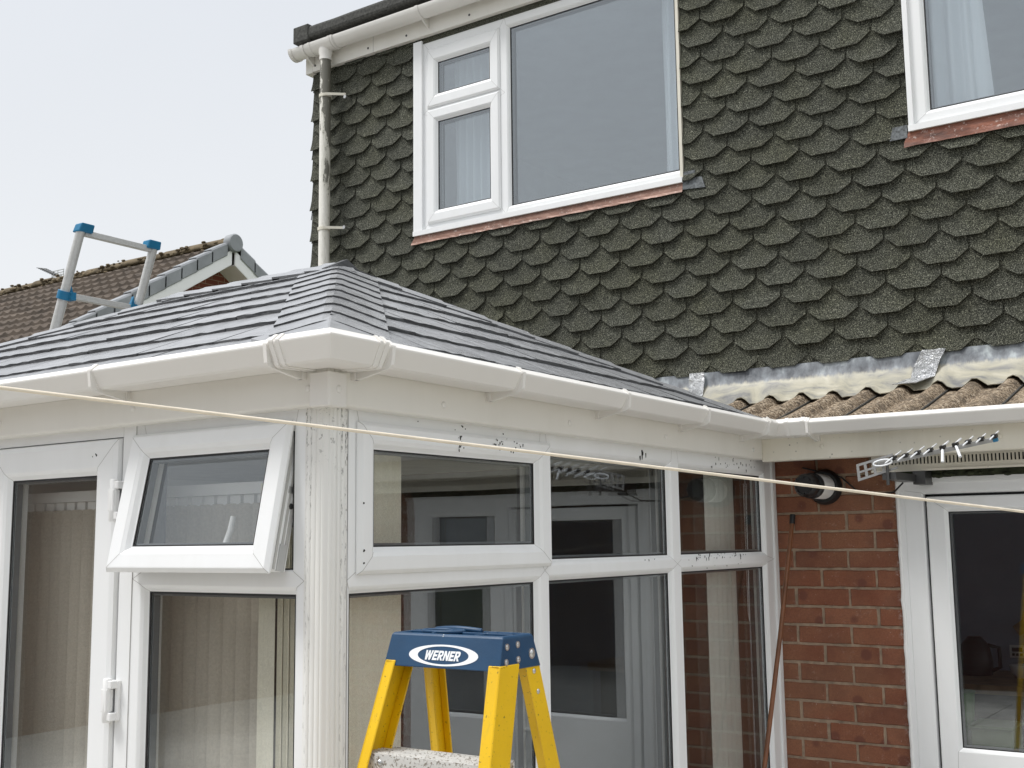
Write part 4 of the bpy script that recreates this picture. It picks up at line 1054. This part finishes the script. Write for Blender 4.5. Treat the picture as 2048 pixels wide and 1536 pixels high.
# badge: oval with lettering on the front face
def face(u, v, d):   # u,v measured on the sloping front face from its centre
    z = (zt+zb_)/2-.007+v; s = (zt-z)/(zt-zb_); return (-1.331+u, y0-.019*s-d, z)
mb = MB(); n = 48
def ell(a, b, d, cx=0): return [face(cx+a*math.cos(2*math.pi*i/n), b*math.sin(2*math.pi*i/n), d) for i in range(n)]
o, i_ = ell(.0795, .0185, .0008), ell(.0585, .0155, .0008, .0)
mb.add(o+i_, [(k, (k+1) % n, n+(k+1) % n, n+k) for k in range(n)]); ob = ell(.0795, .0185, -.001); mb.add(o+ob, [(k, (k+1) % n, n+(k+1) % n, n+k) for k in range(n)])
build('badge_oval', mb, M['white'], cap)
LET = {'E': (.72, [[(0,0),(.72,0),(.72,.22),(.26,.22),(.26,.39),(.66,.39),(.66,.61),(.26,.61),(.26,.78),(.72,.78),(.72,1),(0,1)]]),
       'N': (.84, [[(0,0),(.25,0),(.25,.60),(.58,0),(.84,0),(.84,1),(.59,1),(.59,.40),(.26,1),(0,1)]]),
       'W': (1.22, [[(.2,0),(.47,0),(.61,.58),(.75,0),(1.02,0),(1.22,1),(.97,1),(.87,.42),(.73,1),(.49,1),(.35,.42),(.25,1),(0,1)]]),
       'R': (.82, [[(0,0),(.26,0),(.26,1),(0,1)], [(.26,.79),(.50,.79),(.50,1),(.26,1)], [(.26,.36),(.50,.36),(.50,.57),(.26,.57)],
                   [(.50,.79),(.54,.75),(.55,.68),(.54,.61),(.50,.57),(.50,.36),(.66,.40),(.78,.52),(.81,.68),(.78,.86),(.66,.97),(.50,1)], [(.30,.36),(.54,.36),(.84,0),(.55,0)]])}
mb = MB(); tw = sum(LET[c][0] for c in 'WERNER')+.10*5; x = -tw/2; lh, lw = .0168, .0142
for c in 'WERNER':
    for pl_ in LET[c][1]:
        mb.prism([((x+p[0])*lw+(p[1]-.5)*lh*.2-.001, (p[1]-.5)*lh-.0005) for p in pl_], face, .0002, .0010)
    x += LET[c][0]+.10
build('lettering', mb, M['white'], cap)
for (yy, zz, r) in ((1.728, -.187, .005), (1.762, -.185, .005), (1.722, -.213, .005), (1.760, -.211, .005), (1.805, -.204, .008)):
    s = (zt-zz)/(zt-zb_); xx = x1+.005*s; m = MB(); m.ball((xx, yy, zz), r, sq=(.55,1,1)); m.tube([(xx-.001, yy, zz), (xx+.0012, yy, zz)], r*1.25, 12); build('rivet', m, M['steel'], cap)
# rails: C channels
def channel(P0, P1, along, w, dep, t=.004, fl=1):
    """P0 top, P1 bottom of the outer front corner; web faces +-x, flanges along y"""
    m = MB(); a, b = Vector(P0), Vector(P1); X = Vector((1,0,0))*along; Y = Vector((0,1,0))
    for o0, o1, q0, q1 in ((0, t, 0, dep), (t, w, 0, t), (t, w, dep-t, dep)):
        m.hexa([tuple(p+X*o+Y*q) for p in (b, a) for q in (q0, q1) for o in (o0, o1)])
    return m
hb_ = zb_-GZ+.004
fy = 1.702-.323*hb_; sp = .087*hb_
L = channel((-1.463, 1.700, zb_+.01), (-1.463-sp, fy, GZ), 1, .024, .062)
r1 = build('front_rail', L, M['yellow'], sl, bevel=.0015)
L = channel((-1.199, 1.700, zb_+.01), (-1.199+sp, fy, GZ), -1, .026, .062); build('front_rail', L, M['yellow'], sl, bevel=.0015)
by = 1.772+.24*hb_; sp2 = .075*hb_
for xt, al in ((-1.443, 1), (-1.203, -1)):
    L = channel((xt, 1.785, zb_+.01), (xt-al*sp2, by, GZ), al, .020, .045); rr = build('rear_rail', L, M['yellow'], sl, bevel=.0015)
    for dz in (.018, .055):
        q = Vector((xt, 1.785, zb_+.01)).lerp(Vector((xt-al*sp2, by, GZ)), dz/hb_)
        m = MB(); m.ball((q.x-al*.000, q.y+.022, q.z), .005, sq=(.6,1,1)); build('rivet', m, M['steel'], rr)
for i in range(5):
    d = .152+.29*i; z = zb_-d; yy = 1.700-.323*d; w = .087*d
    m = MB(); xa, xb = -1.463-w+.005, -1.199+w-.005
    T = []; m.box(xa, xb, yy+.004, yy+.078, z-.003, z); m.box(xa, xb, yy+.004, yy+.007, z-.030, z-.003); m.box(xa, xb, yy+.074, yy+.078, z-.022, z-.003)
    for k in range(7): m.box(xa, xb, yy+.010+.0095*k, yy+.0125+.0095*k, z, z+.0012)
    st_ = build('step', m, M['step'], sl)
    for xx in (xa+.035, xb-.035):
        m2 = MB(); m2.ball((xx, yy+.003, z-.016), .0065, sq=(1,.6,1)); build('rivet', m2, M['steel'], st_)
    for xx, s2 in ((-1.463-w+.010, 1), (-1.199+w-.012, 1)):
        m2 = MB(); m2.ball((xx, yy-.001, z-.012), .006, sq=(1,.6,1)); build('rivet', m2, M['steel'], st_)
for z, f in ((-.75, .52), (-1.4, 1.15)):
    m = MB(); yy = 1.785+.24*(zb_-z)+.02; w = .075*(zb_-z); m.box(-1.443-w, -1.203+w, yy, yy+.02, z-.012, z+.012); build('rear_brace', m, M['alu'], sl)

# ================================================================== TELESCOPIC LADDER behind the roof
tlad = empty('telescopic_ladder', (-5.9, 3.47, GZ), 'grey telescopic ladder with blue fittings poking up behind the slate roof', 'ladder')
zt_ = 1.492; xt_ = -4.72; sx = .377
def lp_(y, z): return (xt_-sx*(zt_-z), y, z)
YL, YR = 3.268, 3.690
for y in (YL, YR):
    m = MB(); m.tube([lp_(y, zt_), lp_(y, 1.19)], .0215, 20); m.tube([lp_(y, 1.19), lp_(y, .88)], .0235, 20); m.tube([lp_(y, .88), lp_(y, .56)], .0255, 20); m.tube([lp_(y, .56), lp_(y, GZ)], .029, 20); build('stile', m, M['tube'], tlad)
    m = MB(); s_ = 1 if y == YL else -1
    q0, q1 = lp_(y, zt_-.012), lp_(y, zt_+.028)
    m.hexa([(p[0]+a*.028, p[1]+b*s_+(0 if s_ > 0 else 0), p[2]) for p in (q0, q1) for a in (-1, 1) for b in ((-.026, .052) if p is q0 else (-.020, .052))])
    build('end_cap', m, M['cyan'], tlad, bevel=.006, seg=2)
for i, z in enumerate((1.482, 1.192, .885, .575, .27, -.03, -.33, -.63, -.93, -1.23, -1.53)):
    m = MB(); a, b = lp_(YL+.02, z), lp_(YR-.02, z)
    m.hexa([(p[0]+dx, p[1], p[2]+dz) for dz in (-.014, .012) for p in (a, b) for dx in (-.016, .016)]); m.box(a[0]-.0165, a[0]+.0165, a[1], b[1], z-.002, z+.000)
    build('rung', m, M['tube'], tlad, bevel=.003)
    if i:
        for y, s_ in ((YL, 1), (YR, -1)):
            m = MB(); c = lp_(y, z); m.tube([(c[0]-.007, y, z-.020), (c[0]+.007, y, z+.018)], .032, 16)
            m.box(c[0]-.022, c[0]+.022, min(y+s_*.02, y+s_*.052), max(y+s_*.02, y+s_*.052), z-.022, z+.016); m.prism([(y+s_*.022, z+.016), (y+s_*.045, z+.016), (y+s_*.03, z+.058)], lambda b, zz, x: (x, b, zz), c[0]-.008, c[0]+.008)
            build('rung_collar', m, M['cyan'], tlad)

# ================================================================== NEIGHBOUR'S HOUSE
nh = empty('neighbour_house', (-15.5, 10.76, GZ), 'neighbouring house with brown tiled gable roof and grey verge caps', 'house')
NX, NY, NZ, PT = -12.0, 10.70, 4.10, math.tan(math.radians(32.3))
mb = MB(); gauge = .30; plan = gauge*math.cos(math.radians(32.3)); xs = [-21+.0238*i for i in range(380)]
def nprof(x): 
    t = (x/.19) % 1; return .030*(.5+.5*math.cos(t*2*math.pi))**2+.003*math.sin(x*31)
for sgn in (-1, 1):
    for c in range(15):
        s0, s1 = c*plan, (c+1)*plan+.05
        jz = [R_(-.004, .004) for _ in range(12)]
        rows = []
        for s, lift in ((s0, .0), ((s0+s1)/2, .024), (s1-.05, .055)):
            rows.append([(x, NY+sgn*s, NZ-s*PT+lift+nprof(x)+jz[int(abs(x)*3) % 12]) for x in xs])
        mb.grid(rows, 0, False)
        mb.grid([rows[-1], [(p[0], p[1]-sgn*.004, p[2]-.07) for p in rows[-1]]], 0)
    mb.add([(-21, NY, NZ-.03), (NX-.05, NY, NZ-.03), (NX-.05, NY+sgn*4.0, NZ-.03-4.0*PT), (-21, NY+sgn*4.0, NZ-.03-4.0*PT)], [(0,1,2,3)])
nr = build('tiled_roof', mb, M['ntile'], nh)
mb = MB(); x = -21.0
while x < NX-.1:
    dz, dy = R_(-.012, .012), R_(-.01, .01); mb.sweep([(.13*math.cos(math.pi*k/8), .12*math.sin(math.pi*k/8)) for k in range(9)], [lambda o, z, xx=xx, dz=dz, dy=dy, e=e: (xx, NY+o*e+dy, NZ-.01+z*e+dz) for xx, e in ((x, 1.), (x+.43, .98))], 0, True, True); x += .45
for k in range(620):
    x = R_(-21, NX-.1); mb.ball((x, NY-R_(-.05,.17), NZ+R_(-.08,.085)), R_(.015,.035), n=6, m=4, sq=(1.5,.9,.6))
build('ridge_tiles', mb, M['nridge'], nh)
for sgn in (-1, 1):
    for c in range(12):
        s0 = .12+c*plan; s1 = s0+plan+.02; m = MB()
        pr = []
        for s, up in ((s0, .075), (s1, .10)):
            y, z = NY+sgn*s, NZ-s*PT; pr.append([(NX-.13, y, z+.03+up*.3), (NX-.12, y, z+up+.01), (NX+.03, y, z+up+.01), (NX+.045, y, z+up-.015), (NX+.045, y, z-.12+up*.4)])
        m.slab(pr, [[(p[0]-.006, p[1], p[2]-.012) for p in r] for r in pr]); build('verge_cap', m, M['verge'], nh)
m = MB(); m.tube([(NX-.04, NY, NZ+.02), (NX+.07, NY, NZ+.02), (NX+.085, NY, NZ+.02)], [.13, .13, .115], 24)
build('ridge_end_cap', m, M['verge'], nh)
mb = MB()
for sgn in (-1, 1):
    a, b = .03, 3.9
    mb.hexa([(x, NY+sgn*s, NZ-s*PT-dz) for s in (a, b) for dz in (.255, .06) for x in (NX+.005, NX+.03)])
    mb.hexa([(x, NY+sgn*s, NZ-s*PT-dz) for s in (a, b) for dz in (.268, .255) for x in (NX-.35, NX+.028)])
build('bargeboard', mb, M['upvc'], nh)
mb = MB(); mb.prism([(NY-3.6, GZ), (NY+3.6, GZ), (NY+3.6, NZ-3.6*PT-.1), (NY, NZ-.2), (NY-3.6, NZ-3.6*PT-.1)], lambda y, z, x: (x, y, z), -20.8, NX-.34)
def wallbrick():
    t = NT('neighbour_brickwork'); b = t.n.new('ShaderNodeTexBrick'); mp = t.n.new('ShaderNodeMapping'); mp.inputs['Rotation'].default_value = (0, math.pi/2, math.pi/2); t.link(t.co.outputs['Object'], mp.inputs[0]); t.link(mp.outputs[0], b.inputs[0])
    x, y, z = t.sep(); cmb = t.n.new('ShaderNodeCombineXYZ'); t.link(y, cmb.inputs[0]); t.link(z, cmb.inputs[1]); t.link(cmb.outputs[0], b.inputs[0])
    b.inputs['Scale'].default_value = 1; b.inputs['Brick Width'].default_value = .225; b.inputs['Row Height'].default_value = .075; b.inputs['Mortar Size'].default_value = .006
    b.inputs['Color1'].default_value = (.22,.055,.035,1); b.inputs['Color2'].default_value = (.17,.045,.03,1); b.inputs['Mortar'].default_value = (.30,.20,.15,1)
    t.link(b.outputs[0], t.b.inputs['Base Color']); t.set(Roughness=.9); return t.mat
WB = wallbrick()
build('gable_wall', mb, WB, nh)
na = empty('tv_aerial', (-15.93, 10.7, 4.1), 'distant television aerial poking above the neighbour ridge', 'aerial')
mb = MB(); ya = 10.72
mb.tube([(-15.95, ya, 4.05), (-15.95, ya, 4.26)], .014, 8); build('mast', mb, M['alu'], na)
mb = MB(); mb.tube([(-16.47, ya, 4.425), (-15.93, ya, 4.20)], .010, 6)
for i in range(10):
    t = i/10; c = Vector((-16.47, ya, 4.425)).lerp(Vector((-15.97, ya, 4.215)), t); mb.tube([tuple(c+Vector((-.01, .10, .012))), tuple(c+Vector((.01, -.10, -.012)))], .005, 5)
build('boom', mb, M['darksteel'], na)
mb = MB()
for u in (-16.18, -16.03, -15.88): mb.box(u-.006, u+.006, ya-.01, ya+.0, 4.16, 4.33)
for v in (4.165, 4.205, 4.245, 4.285, 4.325): mb.box(-16.186, -15.874, ya-.0125, ya-.0025, v-.006, v+.006)
build('reflector_plate', mb, M['alu'], na)

# ================================================================== buildings added unseen behind the viewer to darken the glass reflections
ob_ = empty('reflection_outbuilding', (0.5, -7.5, GZ), 'dark red brick outbuilding added behind the viewer to darken the kitchen door glass', 'outbuilding')
def wallbrick2():
    t = NT('added_outbuilding_brickwork'); b = t.n.new('ShaderNodeTexBrick'); x, y, z = t.sep(); cmb = t.n.new('ShaderNodeCombineXYZ'); t.link(x, cmb.inputs[0]); t.link(z, cmb.inputs[1]); t.link(cmb.outputs[0], b.inputs[0])
    b.inputs['Scale'].default_value = 1; b.inputs['Brick Width'].default_value = .225; b.inputs['Row Height'].default_value = .075; b.inputs['Mortar Size'].default_value = .005
    b.inputs['Color1'].default_value = (.06,.022,.017,1); b.inputs['Color2'].default_value = (.05,.02,.016,1); b.inputs['Mortar'].default_value = (.06,.05,.045,1)
    t.link(b.outputs[0], t.b.inputs['Base Color']); t.set(Roughness=.9); return t.mat
def wallbrick3():
    t = NT('added_house_brickwork'); b = t.n.new('ShaderNodeTexBrick'); x, y, z = t.sep(); cmb = t.n.new('ShaderNodeCombineXYZ'); t.link(y, cmb.inputs[0]); t.link(z, cmb.inputs[1]); t.link(cmb.outputs[0], b.inputs[0])
    b.inputs['Scale'].default_value = 1; b.inputs['Brick Width'].default_value = .225; b.inputs['Row Height'].default_value = .075; b.inputs['Mortar Size'].default_value = .005
    b.inputs['Color1'].default_value = (.17,.10,.07,1); b.inputs['Color2'].default_value = (.14,.08,.06,1); b.inputs['Mortar'].default_value = (.2,.16,.13,1)
    t.link(b.outputs[0], t.b.inputs['Base Color']); t.set(Roughness=.9); return t.mat
mb = MB(); mb.box(-6, 7, -9, -6.2, GZ, .75); build('wall', mb, wallbrick2(), ob_)
mb = MB(); mb.prism([(-9.3, .75), (-5.9, .75), (-7.6, 1.9)], lambda y, z, x: (x, y, z), -6.3, 7.3); build('roof', mb, M['felt'], ob_)

hb2 = empty('reflection_house', (-14, -8, GZ), 'dark brick house added out of view to darken the left hand conservatory door glass', 'house')  # second unseen building, added for its dark reflection
mb = MB(); mb.box(-17, -11, -16, -1.5, GZ, 1.5); build('wall', mb, wallbrick3(), hb2)
mb = MB(); mb.prism([(-17.4, 1.5), (-10.6, 1.5), (-14, 2.6)], lambda x, z, y: (x, y, z), -16.3, -1.2); build('roof', mb, M['ntile'], hb2)

# ================================================================== LIGHT, SKY, CAMERA
w = bpy.data.worlds.new('World'); S.world = w; w.use_nodes = True
nt = w.node_tree; bg = nt.nodes['Background']
sky = nt.nodes.new('ShaderNodeTexSky'); sky.sky_type = 'NISHITA'; sky.sun_disc = False
SUN_EL, SUN_AZ = math.radians(58), math.radians(222)      # azimuth measured clockwise from +y
sky.sun_elevation = SUN_EL; sky.sun_rotation = SUN_AZ; sky.air_density = 1; sky.dust_density = 4
tc = nt.nodes.new('ShaderNodeTexCoord'); sp_ = nt.nodes.new('ShaderNodeSeparateXYZ'); nt.links.new(tc.outputs['Generated'], sp_.inputs[0])
rp_ = nt.nodes.new('ShaderNodeValToRGB'); e = rp_.color_ramp.elements
for _ in range(3): e.new(.5)
for el, (p, c) in zip(e, ((0., (5.9,6.0,6.1)), (.2, (5.75,5.88,6.02)), (.46, (5.25,5.45,5.75)), (.66, (7.6,7.8,8.1)), (1., (14.2,14.3,14.5)))): el.position = p; el.color = (*[x/16 for x in c], 1)
nt.links.new(sp_.outputs[2], rp_.inputs[0])
ns = nt.nodes.new('ShaderNodeTexNoise'); ns.inputs['Scale'].default_value = 2.2; ns.inputs['Detail'].default_value = 5; nt.links.new(tc.outputs['Generated'], ns.inputs['Vector'])
mr = nt.nodes.new('ShaderNodeMapRange'); mr.inputs[3].default_value = 14.9; mr.inputs[4].default_value = 17.1; nt.links.new(ns.outputs['Fac'], mr.inputs[0])
vm = nt.nodes.new('ShaderNodeVectorMath'); vm.operation = 'SCALE'; nt.links.new(rp_.outputs[0], vm.inputs[0]); nt.links.new(mr.outputs[0], vm.inputs['Scale'])
mx = nt.nodes.new('ShaderNodeMix'); mx.data_type = 'RGBA'; mx.inputs[0].default_value = .93
nt.links.new(sky.outputs[0], mx.inputs[6]); nt.links.new(vm.outputs[0], mx.inputs[7]); nt.links.new(mx.outputs[2], bg.inputs[0]); bg.inputs[1].default_value = .1
sd = bpy.data.lights.new('overcast_sun', 'SUN'); sd.energy = 1.5; sd.angle = math.radians(16); sd.color = (1, .985, .962)
so = bpy.data.objects.new('overcast_sun', sd); COL.objects.link(so)
dv = Vector((math.sin(SUN_AZ)*math.cos(SUN_EL), math.cos(SUN_AZ)*math.cos(SUN_EL), math.sin(SUN_EL)))
so.rotation_euler = dv.to_track_quat('Z', 'Y').to_euler(); so.location = dv*30

cd = bpy.data.cameras.new('camera'); cd.lens = 40.746; cd.sensor_width = 36; cd.sensor_fit = 'HORIZONTAL'; cd.clip_start = .05; cd.clip_end = 1500
co = bpy.data.objects.new('camera', cd); COL.objects.link(co)
yaw, pit, rol = 0.60132828, 0.13473003, 0.01199952
fw = Vector((-math.sin(yaw)*math.cos(pit), math.cos(yaw)*math.cos(pit), math.sin(pit))); r = Vector((math.cos(yaw), math.sin(yaw), 0)); d = fw.cross(r)
r2 = r*math.cos(rol)+d*math.sin(rol); d2 = -r*math.sin(rol)+d*math.cos(rol)
co.matrix_world = Matrix(((r2.x, -d2.x, -fw.x, 0), (r2.y, -d2.y, -fw.y, 0), (r2.z, -d2.z, -fw.z, H), (0,0,0,1)))
S.camera = co
S.render.resolution_x, S.render.resolution_y = 1024, 768
S.render.engine = 'CYCLES'
S.cycles.use_denoising = True
S.cycles.max_bounces = 10; S.cycles.transparent_max_bounces = 24; S.cycles.glossy_bounces = 5; S.cycles.diffuse_bounces = 5
S.view_settings.view_transform = 'Standard'; S.view_settings.look = 'None'; S.view_settings.exposure = .63; S.view_settings.gamma = 1
